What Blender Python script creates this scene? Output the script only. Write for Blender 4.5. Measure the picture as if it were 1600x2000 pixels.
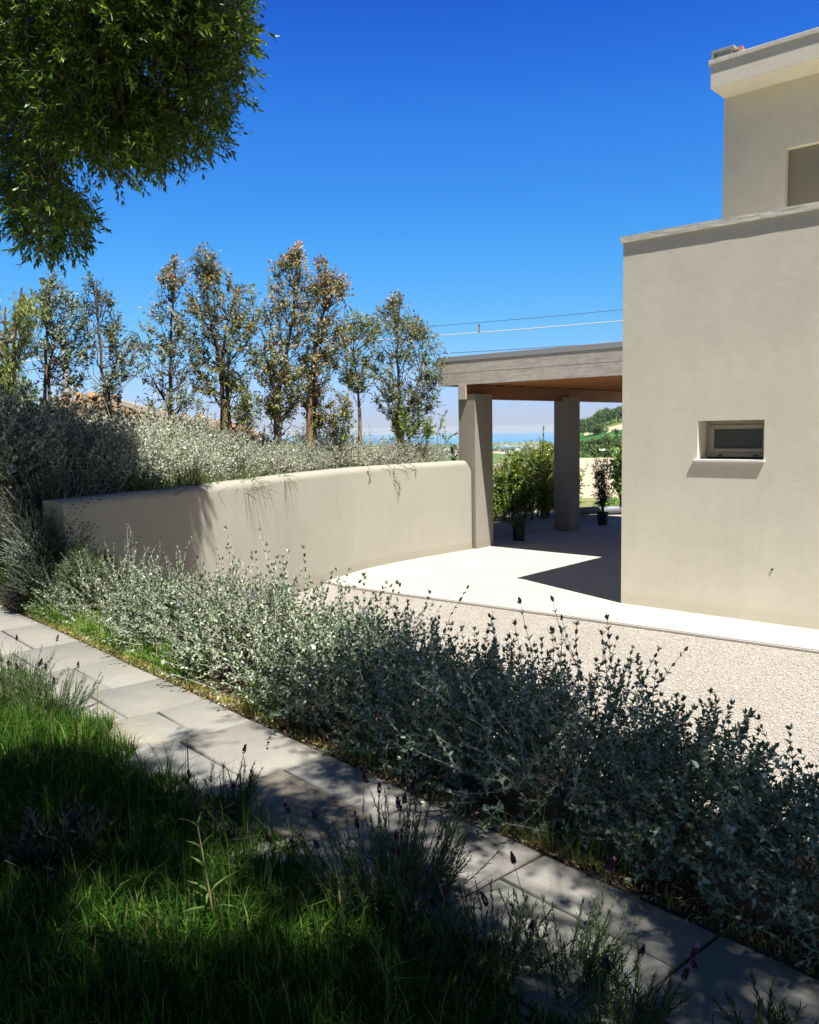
import bpy, math, random
import numpy as np
from mathutils import Matrix, Vector
rng = np.random.default_rng(7)
random.seed(7)
C = bpy.context.scene.collection
for o in list(bpy.data.objects): bpy.data.objects.remove(o)

# ------------------------------------------------------------------ camera
F_PX, TH, RO, EYE = 1664.0, math.radians(5.56), math.radians(1.0), 2.3
Fv = np.array([0, math.cos(TH), -math.sin(TH)]); U0 = np.array([0, math.sin(TH), math.cos(TH)]); R0 = np.array([1.0, 0, 0])
Rv = math.cos(RO)*R0 - math.sin(RO)*U0; Uv = math.sin(RO)*R0 + math.cos(RO)*U0
E0 = np.array([0, 0, EYE])
cd = bpy.data.cameras.new("camera"); cam = bpy.data.objects.new("camera", cd); C.objects.link(cam)
cd.sensor_width = 36; cd.lens = 36*F_PX/2000; cd.clip_start = .05; cd.clip_end = 60000
M = Matrix((( Rv[0], Uv[0], -Fv[0], 0), (Rv[1], Uv[1], -Fv[1], 0), (Rv[2], Uv[2], -Fv[2], EYE), (0, 0, 0, 1)))
cam.matrix_world = M
bpy.context.scene.camera = cam

# ------------------------------------------------------------------ light
SUN_EL, SUN_AZ = math.radians(64.0), math.atan2(.479, -.878)     # azimuth clockwise from +Y
SH = np.array([-.479, .878]); SH = SH/np.linalg.norm(SH); TANE = math.tan(SUN_EL)
sd = bpy.data.lights.new("sun", 'SUN'); sd.energy = 5.0; sd.angle = math.radians(.53); sd.color = (1, .96, .9)
so = bpy.data.objects.new("sun", sd); C.objects.link(so)
ld = Vector((SH[0]*math.cos(SUN_EL), SH[1]*math.cos(SUN_EL), -math.sin(SUN_EL)))
so.rotation_euler = ld.to_track_quat('-Z', 'Y').to_euler(); so.location = (3, -6, 20)
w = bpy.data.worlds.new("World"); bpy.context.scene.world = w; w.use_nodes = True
nt = w.node_tree; nt.nodes.clear()
sky = nt.nodes.new('ShaderNodeTexSky'); sky.sky_type = 'NISHITA'; sky.sun_disc = False
sky.sun_elevation = SUN_EL; sky.sun_rotation = SUN_AZ; sky.altitude = 100; sky.air_density = 1.0; sky.dust_density = .25; sky.ozone_density = 2.2
hs = nt.nodes.new('ShaderNodeHueSaturation'); hs.inputs['Saturation'].default_value = 1.32; hs.inputs['Hue'].default_value = .502
bg = nt.nodes.new('ShaderNodeBackground'); bg.inputs[1].default_value = .075
wo = nt.nodes.new('ShaderNodeOutputWorld')
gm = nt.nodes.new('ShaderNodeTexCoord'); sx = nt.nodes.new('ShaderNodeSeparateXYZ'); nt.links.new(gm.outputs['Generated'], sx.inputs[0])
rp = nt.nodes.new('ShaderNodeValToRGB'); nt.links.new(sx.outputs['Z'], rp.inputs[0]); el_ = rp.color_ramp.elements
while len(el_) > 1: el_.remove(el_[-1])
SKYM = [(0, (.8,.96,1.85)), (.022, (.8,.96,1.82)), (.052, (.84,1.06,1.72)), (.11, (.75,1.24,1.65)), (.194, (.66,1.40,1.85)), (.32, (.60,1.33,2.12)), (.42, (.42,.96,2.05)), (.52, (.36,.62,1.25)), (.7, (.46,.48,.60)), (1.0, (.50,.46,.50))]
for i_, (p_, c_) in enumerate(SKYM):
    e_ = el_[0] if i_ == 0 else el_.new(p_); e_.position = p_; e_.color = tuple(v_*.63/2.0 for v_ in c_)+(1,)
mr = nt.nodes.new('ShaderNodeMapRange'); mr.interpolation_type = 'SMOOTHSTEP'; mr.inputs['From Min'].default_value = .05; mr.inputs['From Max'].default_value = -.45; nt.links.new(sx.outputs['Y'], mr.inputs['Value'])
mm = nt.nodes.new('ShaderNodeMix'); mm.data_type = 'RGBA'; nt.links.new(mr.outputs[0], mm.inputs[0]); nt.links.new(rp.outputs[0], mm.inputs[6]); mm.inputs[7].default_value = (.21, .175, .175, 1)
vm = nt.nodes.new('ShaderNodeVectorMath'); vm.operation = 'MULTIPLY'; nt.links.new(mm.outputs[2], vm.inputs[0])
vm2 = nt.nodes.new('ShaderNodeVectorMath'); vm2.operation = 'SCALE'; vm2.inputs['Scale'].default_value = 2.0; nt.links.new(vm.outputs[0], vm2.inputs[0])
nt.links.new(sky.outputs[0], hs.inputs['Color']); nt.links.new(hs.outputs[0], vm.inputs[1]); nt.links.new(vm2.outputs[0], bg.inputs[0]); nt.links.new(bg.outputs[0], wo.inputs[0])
vs = bpy.context.scene.view_settings
vs.view_transform = 'Standard'; vs.look = 'None'; vs.gamma = 1; vs.exposure = .95; vs.use_curve_mapping = False
cy = bpy.context.scene.cycles
cy.max_bounces = 6; cy.transparent_max_bounces = 4; cy.volume_bounces = 0; cy.diffuse_bounces = 3

# ------------------------------------------------------------------ helpers
def ray(px, py):
    d = Fv + Rv*(px-800)/F_PX - Uv*(py-1000)/F_PX
    return d/d[1]
def G(px, py, z=0.0):
    d = ray(px, py); return E0 + d*((z-EYE)/d[2])
def D(px, py, y): return E0 + ray(px, py)*y
def proj(p):
    q = np.atleast_2d(p)-E0; w_ = q@Fv
    w_ = np.where(np.abs(w_) < 1e-6, 1e-6, w_)
    return 800+F_PX*(q@Rv)/w_, 1000-F_PX*(q@Uv)/w_, w_
def unit(a): a = np.asarray(a, float); return a/np.maximum(np.linalg.norm(a, axis=-1, keepdims=True), 1e-9)

def tag(o, label=None, cat=None, group=None, kind=None):
    if label: o['label'] = label
    if cat: o['category'] = cat
    if group: o['group'] = group
    if kind: o['kind'] = kind
    return o
def empty(name, loc, rz=0.0):
    o = bpy.data.objects.new(name, None); C.objects.link(o); o.location = tuple(float(a) for a in loc); o.rotation_euler = (0, 0, rz)
    o.empty_display_size = .1
    return o
def link(name, me, parent=None, loc=None):
    o = bpy.data.objects.new(name, me); C.objects.link(o)
    if parent is not None: o.parent = parent
    if loc is not None: o.location = tuple(float(a) for a in loc)
    return o
def fast(name, V, Fs, mats, attr=None, smooth=False, midx=None):
    """V (n,3); Fs list of int arrays (m,k); attr (sum m,3) face colours"""
    me = bpy.data.meshes.new(name)
    V = np.asarray(V, np.float32); me.vertices.add(len(V)); me.vertices.foreach_set('co', V.ravel())
    Fs = [np.asarray(f, np.int32) for f in (Fs if isinstance(Fs, list) else [Fs]) if len(f)]
    li = np.concatenate([f.ravel() for f in Fs]); tot = np.concatenate([np.full(len(f), f.shape[1], np.int32) for f in Fs])
    st = np.concatenate([[0], np.cumsum(tot)[:-1]]).astype(np.int32)
    me.loops.add(len(li)); me.loops.foreach_set('vertex_index', li)
    me.polygons.add(len(tot)); me.polygons.foreach_set('loop_start', st); me.polygons.foreach_set('loop_total', tot)
    if smooth: me.polygons.foreach_set('use_smooth', np.ones(len(tot), bool))
    if midx is not None: me.polygons.foreach_set('material_index', np.asarray(midx, np.int32))
    me.update(calc_edges=True)
    if attr is not None:
        a = me.attributes.new('Col', 'FLOAT_COLOR', 'FACE')
        c = np.ones((len(tot), 4), np.float32); c[:, :3] = attr; a.data.foreach_set('color', c.ravel())
    for m in (mats if isinstance(mats, (list, tuple)) else [mats]): me.materials.append(m)
    me.validate(); return me

class MB:
    """collects simple solids, then one mesh"""
    def __init__(s): s.v = []; s.f = []; s.m = []
    def add(s, vs_, fs_, m=0):
        n = len(s.v); s.v += [tuple(float(c) for c in p) for p in vs_]
        for f in fs_: s.f.append(tuple(i+n for i in f)); s.m.append(m)
    def box(s, x0, x1, y0, y1, z0, z1, m=0):
        s.add([(x0,y0,z0),(x1,y0,z0),(x1,y1,z0),(x0,y1,z0),(x0,y0,z1),(x1,y0,z1),(x1,y1,z1),(x0,y1,z1)],
              [(0,3,2,1),(4,5,6,7),(0,1,5,4),(1,2,6,5),(2,3,7,6),(3,0,4,7)], m)
    def prism(s, poly, z0, z1, m=0):
        n = len(poly); s.add([(p[0],p[1],z0) for p in poly]+[(p[0],p[1],z1) for p in poly],
              [tuple(reversed(range(n))), tuple(range(n, 2*n))]+[(i,(i+1)%n,(i+1)%n+n,i+n) for i in range(n)], m)
    def lathe(s, prof, n=20, c=(0,0), m=0):
        vs_ = []; fs_ = []
        for r, z in prof:
            for k in range(n): vs_.append((c[0]+r*math.cos(2*math.pi*k/n), c[1]+r*math.sin(2*math.pi*k/n), z))
        for j in range(len(prof)-1):
            for k in range(n): fs_.append((j*n+k, j*n+(k+1)%n, (j+1)*n+(k+1)%n, (j+1)*n+k))
        s.add(vs_, fs_, m)
    def build(s, name, mats, parent=None, bevel=0, smooth=False, loc=None, seg=2):
        me = bpy.data.meshes.new(name); me.from_pydata(s.v, [], s.f)
        for m in (mats if isinstance(mats, (list, tuple)) else [mats]): me.materials.append(m)
        me.polygons.foreach_set('material_index', s.m)
        if smooth: me.polygons.foreach_set('use_smooth', [True]*len(me.polygons))
        me.update(); o = link(name, me, parent, loc)
        if bevel:
            b = o.modifiers.new('bevel', 'BEVEL'); b.width = bevel; b.segments = seg; b.limit_method = 'ANGLE'; b.harden_normals = False
        return o

# ------------------------------------------------------------------ materials
def mat(name, col, rough=.8, spec=.3, build=None, metallic=0):
    m = bpy.data.materials.new(name); m.use_nodes = True; t = m.node_tree; b = t.nodes['Principled BSDF']
    b.inputs['Base Color'].default_value = (*col, 1); b.inputs['Roughness'].default_value = rough
    b.inputs['Specular IOR Level'].default_value = spec; b.inputs['Metallic'].default_value = metallic
    if build: build(t, b)
    return m
def tc(t, kind='Object', scale=(1,1,1), rot=(0,0,0)):
    c = t.nodes.new('ShaderNodeTexCoord'); mp = t.nodes.new('ShaderNodeMapping')
    mp.inputs['Scale'].default_value = scale; mp.inputs['Rotation'].default_value = rot
    t.links.new(c.outputs[kind], mp.inputs[0]); return mp.outputs[0]
def noise(t, vec, sc, det=4, rough=.6, dist=0):
    n = t.nodes.new('ShaderNodeTexNoise'); n.inputs['Scale'].default_value = sc; n.inputs['Detail'].default_value = det
    n.inputs['Roughness'].default_value = rough; n.inputs['Distortion'].default_value = dist
    t.links.new(vec, n.inputs['Vector']); return n.outputs['Fac']
def ramp(t, fac, stops, interp='LINEAR'):
    r = t.nodes.new('ShaderNodeValToRGB'); r.color_ramp.interpolation = interp
    e = r.color_ramp.elements
    while len(e) > 1: e.remove(e[-1])
    e[0].position = stops[0][0]; e[0].color = (*stops[0][1], 1)
    for p, c in stops[1:]: k = e.new(p); k.color = (*c, 1)
    t.links.new(fac, r.inputs[0]); return r.outputs[0]
def mixc(t, fac, a, b, mode='MIX'):
    m = t.nodes.new('ShaderNodeMix'); m.data_type = 'RGBA'; m.blend_type = mode
    if hasattr(fac, 'is_linked') or hasattr(fac, 'links'): t.links.new(fac, m.inputs[0])
    else: m.inputs[0].default_value = fac
    for s, i in ((a, 6), (b, 7)):
        if isinstance(s, tuple): m.inputs[i].default_value = (*s, 1)
        else: t.links.new(s, m.inputs[i])
    return m.outputs[2]
def bump(t, b, h, strength=.3, dist=.01):
    n = t.nodes.new('ShaderNodeBump'); n.inputs['Strength'].default_value = strength; n.inputs['Distance'].default_value = dist
    t.links.new(h, n.inputs['Height']); t.links.new(n.outputs[0], b.inputs['Normal'])

def stucco(base, streak=.12):
    def f(t, b):
        v = tc(t); c = np.array(base)
        n1 = noise(t, v, .9, 5, .6); n2 = noise(t, tc(t, scale=(7, 7, .7)), 1.0, 5, .65)
        a = ramp(t, n1, [(.3, tuple(c*.93)), (.7, tuple(c*1.05))])
        s_ = ramp(t, n2, [(.35, (1-streak,)*3), (.6, (1, 1, 1))])
        c_ = mixc(t, .7, a, s_, 'MULTIPLY')
        n3 = noise(t, v, 5, 7, .75, .4); c_ = mixc(t, 1, c_, ramp(t, n3, [(.3, (.955,.955,.955)), (.5, (1,1,1)), (.72, (1.03,1.03,1.03))]), 'MULTIPLY')
        sx_ = t.nodes.new('ShaderNodeSeparateXYZ'); t.links.new(v, sx_.inputs[0]); ad = t.nodes.new('ShaderNodeMath'); ad.operation = 'MULTIPLY_ADD'; t.links.new(n3, ad.inputs[0]); ad.inputs[1].default_value = -.22; t.links.new(sx_.outputs['Z'], ad.inputs[2])
        c_ = mixc(t, 1, c_, ramp(t, ad.outputs[0], [(0, (.92,.905,.88)), (.05, (1,1,1))]), 'MULTIPLY')
        t.links.new(c_, b.inputs['Base Color'])
        hm = t.nodes.new('ShaderNodeMath'); hm.operation = 'MULTIPLY_ADD'; t.links.new(noise(t, v, 7, 5, .6, .8), hm.inputs[0]); hm.inputs[1].default_value = 2.5; t.links.new(noise(t, v, 260, 3, .7), hm.inputs[2])
        bump(t, b, hm.outputs[0], .4, .0018)
    return f
M_ = {}
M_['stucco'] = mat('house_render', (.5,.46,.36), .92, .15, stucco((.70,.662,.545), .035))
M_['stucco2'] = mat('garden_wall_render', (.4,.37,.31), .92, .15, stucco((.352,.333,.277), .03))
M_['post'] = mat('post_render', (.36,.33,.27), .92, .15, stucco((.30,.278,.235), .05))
M_['shutter'] = mat('shutter_paint', (.25,.23,.18), .6, .3, lambda t, b: bump(t, b, noise(t, tc(t), 90), .1, .001))
def fcoping(t, b):
    v = tc(t); n = noise(t, v, 6, 6, .7)
    t.links.new(ramp(t, n, [(.25, (.46,.45,.38)), (.55, (.60,.585,.51)), (.8, (.68,.67,.61))]), b.inputs['Base Color'])
    bump(t, b, noise(t, v, 30, 6, .8), .9, .012)
M_['coping'] = mat('rough_coping', (.46,.45,.4), .95, .15, fcoping)
def fconc(t, b):
    v = tc(t, 'Generated', scale=(14, 14, 1)); v = tc(t)
    n = noise(t, v, .8, 7, .65); n2 = noise(t, v, 25, 4, .7)
    a = ramp(t, n, [(.3, (.43,.40,.345)), (.7, (.50,.47,.41))]); c = ramp(t, n2, [(.3, (.9,.9,.9)), (.7, (1,1,1))])
    t.links.new(mixc(t, 1.0, a, c, 'MULTIPLY'), b.inputs['Base Color']); bump(t, b, n2, .25, .004)
M_['pave'] = mat('pale_concrete', (.62,.58,.52), .9, .2, fconc)
def fgravel(t, b):
    v = tc(t); vo = t.nodes.new('ShaderNodeTexVoronoi'); vo.inputs['Scale'].default_value = 85; t.links.new(v, vo.inputs['Vector'])
    c = ramp(t, vo.outputs['Color'], [(0, (.29,.26,.22)), (.35, (.36,.325,.28)), (.7, (.41,.375,.33)), (1, (.48,.455,.41))])
    n = ramp(t, noise(t, v, .7, 5, .6), [(.3, (.88,.87,.85)), (.7, (1,1,1))])
    t.links.new(mixc(t, 1.0, c, n, 'MULTIPLY'), b.inputs['Base Color'])
    bump(t, b, vo.outputs['Distance'], .9, .012)
    b.inputs['Normal'].links[0].from_node.invert = True
M_['gravel'] = mat('gravel', (.5,.45,.4), .95, .2, fgravel)
def fpebble(t, b):
    a = t.nodes.new('ShaderNodeAttribute'); a.attribute_name = 'Col'; t.links.new(a.outputs['Color'], b.inputs['Base Color'])
M_['pebble'] = mat('pebble', (.5,.45,.4), .85, .3, fpebble)
def fsoil(t, b):
    v = tc(t); n = noise(t, v, 9, 8, .75)
    t.links.new(ramp(t, n, [(.3, (.05,.034,.022)), (.55, (.11,.078,.05)), (.8, (.2,.15,.1))]), b.inputs['Base Color']); bump(t, b, n, 1, .04)
M_['soil'] = mat('soil', (.12,.09,.06), 1, .1, fsoil)
def fslab(t, b):
    v = tc(t); a = t.nodes.new('ShaderNodeAttribute'); a.attribute_name = 'Col'
    n = ramp(t, noise(t, v, 2.2, 8, .7), [(.25, (.78,.78,.8)), (.5, (.95,.94,.92)), (.78, (1.12,1.1,1.04))])
    n2 = ramp(t, noise(t, v, 60, 4, .7), [(.3, (.88,.88,.88)), (.6, (1,1,1)), (.78, (1.06,1.06,1.06))])
    st = ramp(t, noise(t, v, 1.3, 6, .7, .6), [(.56, (1,1,1)), (.72, (1.0,.84,.62))])
    c = mixc(t, 1, mixc(t, 1, mixc(t, 1, a.outputs['Color'], n, 'MULTIPLY'), n2, 'MULTIPLY'), st, 'MULTIPLY')
    t.links.new(c, b.inputs['Base Color']); bump(t, b, noise(t, v, 12, 8, .7), .5, .008)
M_['slab'] = mat('stone_slab', (.33,.33,.31), .75, .3, fslab)
def fgrey(t, b):
    v = tc(t, scale=(.7, 1, 9)); n = noise(t, v, 3, 8, .7, .3); n2 = noise(t, tc(t, scale=(1,1,1)), 7, 5, .7)
    c = ramp(t, n, [(.25, (.38,.35,.30)), (.5, (.55,.515,.455)), (.75, (.66,.63,.575))])
    c2 = ramp(t, n2, [(.3, (.8,.8,.8)), (.62, (1,1,1)), (.75, (1.15,1.15,1.15))])
    t.links.new(mixc(t, 1, c, c2, 'MULTIPLY'), b.inputs['Base Color']); bump(t, b, n, .5, .006)
M_['greywood'] = mat('weathered_boards', (.35,.33,.3), .9, .2, fgrey)
M_['flash'] = mat('grey_metal_flashing', (.33,.345,.36), .45, .5, lambda t, b: bump(t, b, noise(t, tc(t), 3), .1, .01), .0)
def fwood(t, b):
    v = tc(t, scale=(9, .6, 9)); n = noise(t, v, 3, 7, .65, .4)
    t.links.new(ramp(t, n, [(.3, (.30,.12,.045)), (.55, (.46,.21,.085)), (.75, (.56,.29,.13))]), b.inputs['Base Color']); bump(t, b, n, .2, .004)
M_['wood'] = mat('stained_larch', (.4,.18,.07), .6, .3, fwood)
M_['darkwood'] = mat('stained_beam', (.3,.12,.05), .6, .3, lambda t, b: t.links.new(ramp(t, noise(t, tc(t, scale=(9, .6, 9)), 3, 6), [(.3, (.2,.075,.03)), (.7, (.33,.14,.06))]), b.inputs['Base Color']))
M_['beamend'] = mat('painted_beam_end', (.55,.51,.44), .85, .2, stucco((.52,.48,.41), .05))
M_['white'] = mat('white_marble', (.8,.78,.75), .4, .4, lambda t, b: t.links.new(ramp(t, noise(t, tc(t), 8, 6), [(.4, (.8,.78,.75)), (.6, (.72,.7,.68))]), b.inputs['Base Color']))
M_['frame'] = mat('window_paint', (.33,.30,.23), .5, .35, lambda t, b: bump(t, b, noise(t, tc(t), 60), .05, .001))
M_['glass'] = mat('frosted_glass', (.05,.06,.055), .28, .5, lambda t, b: bump(t, b, noise(t, tc(t), 30, 3), .12, .002))
M_['black'] = mat('black_plastic', (.018,.019,.022), .5, .4, lambda t, b: bump(t, b, noise(t, tc(t), 120), .2, .001))
def fbark(c0, c1, sc=6):
    def f(t, b):
        v = tc(t, scale=(sc, sc, sc*.25)); n = noise(t, v, 3, 8, .7, .5)
        t.links.new(ramp(t, n, [(.3, c0), (.7, c1)]), b.inputs['Base Color']); bump(t, b, n, .8, .02)
    return f
M_['bark'] = mat('ash_bark', (.2,.18,.15), .95, .15, fbark((.09,.08,.06), (.30,.28,.23)))
M_['bark2'] = mat('gum_bark', (.2,.14,.1), .9, .15, fbark((.07,.045,.035), (.28,.19,.13), 9))
M_['log'] = mat('log_bark', (.2,.14,.08), .95, .15, fbark((.10,.065,.035), (.38,.27,.16), 12))
M_['cut'] = mat('cut_wood', (.5,.33,.16), .9, .15, fbark((.34,.2,.09), (.62,.44,.24), 8))
M_['pole'] = mat('pole_concrete', (.5,.48,.44), .9, .2, fbark((.36,.34,.3), (.58,.56,.52), 2))
M_['tile'] = mat('terracotta', (.5,.13,.06), .8, .2, fbark((.35,.08,.04), (.62,.19,.09), 5))
M_['cable'] = mat('cable_dark', (.03,.05,.06), .5, .3, lambda t, b: bump(t, b, noise(t, tc(t), 20), .1, .01))
M_['cable2'] = mat('cable_light', (.55,.52,.47), .6, .3, lambda t, b: bump(t, b, noise(t, tc(t), 20), .1, .01))
M_['pvc'] = mat('grey_pipe', (.22,.24,.28), .4, .5, lambda t, b: bump(t, b, noise(t, tc(t), 20), .1, .01))
M_['brick'] = mat('red_brick', (.5,.2,.12), .9, .2, fbark((.4,.15,.09), (.55,.27,.17), 8))
M_['block'] = mat('grey_block', (.35,.35,.33), .95, .2, fbark((.24,.24,.22), (.42,.42,.4), 8))
def leafmat(name, rough=.5, spec=.35, tr=.25):
    m = bpy.data.materials.new(name); m.use_nodes = True; t = m.node_tree; b = t.nodes['Principled BSDF']
    a = t.nodes.new('ShaderNodeAttribute'); a.attribute_name = 'Col'
    n = ramp(t, noise(t, tc(t), 3.0, 3), [(.3, (.85,.85,.85)), (.7, (1.12,1.12,1.12))])
    oi = t.nodes.new('ShaderNodeObjectInfo'); rn = ramp(t, oi.outputs['Random'], [(0, (.80,.82,.76)), (.35, (1.0,.97,.90)), (.7, (.93,1.0,.97)), (1, (1.14,1.12,1.06))])
    c = mixc(t, 1, mixc(t, 1, a.outputs['Color'], n, 'MULTIPLY'), rn, 'MULTIPLY')
    t.links.new(c, b.inputs['Base Color']); b.inputs['Roughness'].default_value = rough; b.inputs['Specular IOR Level'].default_value = spec
    tl = t.nodes.new('ShaderNodeBsdfTranslucent')
    hsv = t.nodes.new('ShaderNodeHueSaturation'); hsv.inputs['Saturation'].default_value = 1.15; hsv.inputs['Value'].default_value = 1.5; hsv.inputs['Hue'].default_value = .49
    t.links.new(c, hsv.inputs['Color']); t.links.new(hsv.outputs[0], tl.inputs[0])
    mx = t.nodes.new('ShaderNodeMixShader'); mx.inputs[0].default_value = tr
    t.links.new(b.outputs[0], mx.inputs[1]); t.links.new(tl.outputs[0], mx.inputs[2])
    t.links.new(mx.outputs[0], t.nodes['Material Output'].inputs[0]); return m
M_['leaf'] = leafmat('glossy_leaf', .38, .5, .25)
M_['gumleaf'] = leafmat('gum_leaf', .6, .2, .2)
M_['felt'] = leafmat('felted_leaf', .85, .15, .15)
M_['grass'] = leafmat('grass_blade', .6, .12, .3)
M_['twig'] = leafmat('twig', .9, .1, .0)
M_['petal'] = leafmat('petal', .7, .2, .3)

# ------------------------------------------------------------------ plant kit
def perp(T):
    a = np.where(np.abs(T[..., 2:3]) < .9, np.array([0, 0, 1.0]), np.array([1.0, 0, 0]))
    X = unit(np.cross(T, a)); return X, np.cross(T, X)
def grow(S, Dv, L, k=6, up=0.0, wig=.1, r=None):
    r = r or rng
    S = np.asarray(S, float); n = len(S); d = unit(Dv); L = np.broadcast_to(np.asarray(L, float), (n,))
    out = np.zeros((n, k, 3)); out[:, 0] = S
    for j in range(1, k):
        d = unit(d + np.array([0, 0, up/k]) + r.normal(0, wig, (n, 3)))
        out[:, j] = out[:, j-1] + d*(L/(k-1))[:, None]
    return out
def sample(poly, t):
    n, k, _ = poly.shape; x = t*(k-1); i = np.clip(x.astype(int), 0, k-2); f = (x-i)[..., None]
    idx = np.arange(n)[:, None]
    return poly[idx, i]*(1-f)+poly[idx, i+1]*f, unit(poly[idx, i+1]-poly[idx, i])
def leaves_on(poly, nn, per, ll, lw, ang, t0=.1, jit=.3, taper=.4, r=None, droop=0.0):
    r = r or rng
    n = len(poly); t = np.broadcast_to(np.linspace(t0, 1, nn), (n, nn))+r.normal(0, .01, (n, nn)); t = np.clip(t, 0, .999)
    P, T = sample(poly, t); X, Y = perp(T)
    out = []
    ph0 = r.uniform(0, 6.28, (n, 1))
    for q in range(per):
        ph = ph0+np.arange(nn)[None]*(math.pi/2 if per == 2 else 2.4)+q*2*math.pi/per+r.normal(0, jit, (n, nn))
        Rd = X*np.cos(ph)[..., None]+Y*np.sin(ph)[..., None]
        a = np.radians(ang)*(1-.45*t)+r.normal(0, .15, (n, nn))
        Dl = T*np.cos(a)[..., None]+Rd*np.sin(a)[..., None]; Dl[..., 2] -= droop; Dl = unit(Dl)
        N = unit(T*np.sin(a)[..., None]-Rd*np.cos(a)[..., None]+r.normal(0, .15, (n, nn, 3)))
        s = (1-taper*t)*r.uniform(.7, 1.2, (n, nn))
        out.append((P.reshape(-1, 3), Dl.reshape(-1, 3), N.reshape(-1, 3), (ll*s).ravel(), (lw*s).ravel()))
    return [np.concatenate(z) for z in zip(*out)]
def leafgeo(Lv, fine=True, fold=.25, bend=.15):
    P, Dl, N, L, W = Lv; n = len(P); S = unit(np.cross(Dl, N)); N = np.cross(S, Dl); L = L[:, None]; W = W[:, None]
    if fine:
        q1 = P+Dl*L*.26; q2 = P+Dl*L*.64-N*L*bend*.4; c = P+Dl*L*.45-N*L*bend*.15
        V = np.stack([P, q1+S*W*.44+N*W*fold, q2+S*W*.42+N*W*fold, P+Dl*L-N*L*bend, q2-S*W*.42+N*W*fold, q1-S*W*.44+N*W*fold, c], 1).reshape(-1, 3)
        b = np.arange(n)[:, None]*7; return V, np.concatenate([b+np.array([[0, 1, 2, 6]]), b+np.array([[6, 2, 3, 4]]), b+np.array([[0, 6, 4, 5]])]), 3
    c = P+Dl*L*.45; V = np.stack([P, c+S*W*.5, P+Dl*L-N*L*bend, c-S*W*.5], 1).reshape(-1, 3)
    b = np.arange(n)[:, None]*4; return V, b+np.array([[0, 1, 2, 3]]), 1
def pal(n, cols, wts=None, var=.15, r=None):
    r = r or rng
    c = np.array(cols, float)[r.choice(len(cols), n, p=(np.array(wts)/sum(wts) if wts else None))]
    return np.clip(c*(1+r.normal(0, var, (n, 1)))*(1+r.normal(0, .05, (n, 3))), .003, .95)
def tubes(poly, r0, r1, sides=3):
    n, k, _ = poly.shape; T = np.gradient(poly, axis=1); T = unit(T); X, Y = perp(T)
    r = np.broadcast_to(np.asarray(r0, float).reshape(-1, 1), (n, k))*(1-np.linspace(0, 1, k))+np.broadcast_to(np.asarray(r1, float).reshape(-1, 1), (n, k))*np.linspace(0, 1, k)
    a = np.arange(sides)*2*math.pi/sides
    V = poly[:, :, None]+(X[:, :, None]*np.cos(a)[:, None]+Y[:, :, None]*np.sin(a)[:, None])*r[:, :, None, None]
    V = V.reshape(-1, 3); i = (np.arange(n)[:, None, None]*k+np.arange(k-1)[None, :, None])*sides; s = np.arange(sides)[None, None]
    q = np.stack([i+s, i+(s+1) % sides, i+sides+(s+1) % sides, i+sides+s], -1).reshape(-1, 4); return V, q
def cat_geo(gs):
    V = []; Fq = []; Cc = []; o = 0
    for v_, f_, c_ in gs: V.append(v_); Fq.append(f_+o); Cc.append(c_); o += len(v_)
    return np.concatenate(V), np.concatenate(Fq), np.concatenate(Cc)
def foliage(name, Lv, cols, m, parent=None, fine=True, fold=.25, bend=.15):
    V, Fq, rep = leafgeo(Lv, fine, fold, bend); Cc = np.tile(cols, (rep, 1)); return link(name, fast(name, V, Fq, m, Cc), parent)
def stems(name, plist, col, m, parent=None):
    gs = []
    for poly, r0, r1, sides in plist:
        V, q = tubes(poly, r0, r1, sides); gs.append((V, q, np.tile(np.array(col, float), (len(q), 1))*rng.uniform(.8, 1.15, (len(q), 1))))
    V, q, c = cat_geo(gs); return link(name, fast(name, V, q, m, c, smooth=True), parent)
def copy_thing(o, name, loc, rz, sc=1.0, label=None, group=None):
    c = o.copy(); C.objects.link(c); c.location = tuple(float(a) for a in loc); c.rotation_euler = (0, 0, rz)
    c.scale = (sc, sc, sc) if np.isscalar(sc) else sc
    if label: c['label'] = label
    if group: c['group'] = group
    for ch in [x for x in bpy.data.objects if x.parent == o]:
        d = ch.copy(); C.objects.link(d); d.parent = c
    return c

# ================================================================== structure
CX, CY = 2.728, 10.905                      # foot of the house corner
uu = np.array([-.743, .669, 0]); uu /= np.linalg.norm(uu); vv = np.array([-uu[1]*-1, -uu[0], 0])
RZ = math.atan2(-uu[1], -uu[0])
def loc2w(x, b, z=0.0): return np.array([CX, CY, 0]) - uu*x + vv*b + np.array([0, 0, z])
def w2loc(p): q = np.asarray(p)[:2]-np.array([CX, CY]); return -(q@uu[:2]), q@vv[:2]

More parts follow.
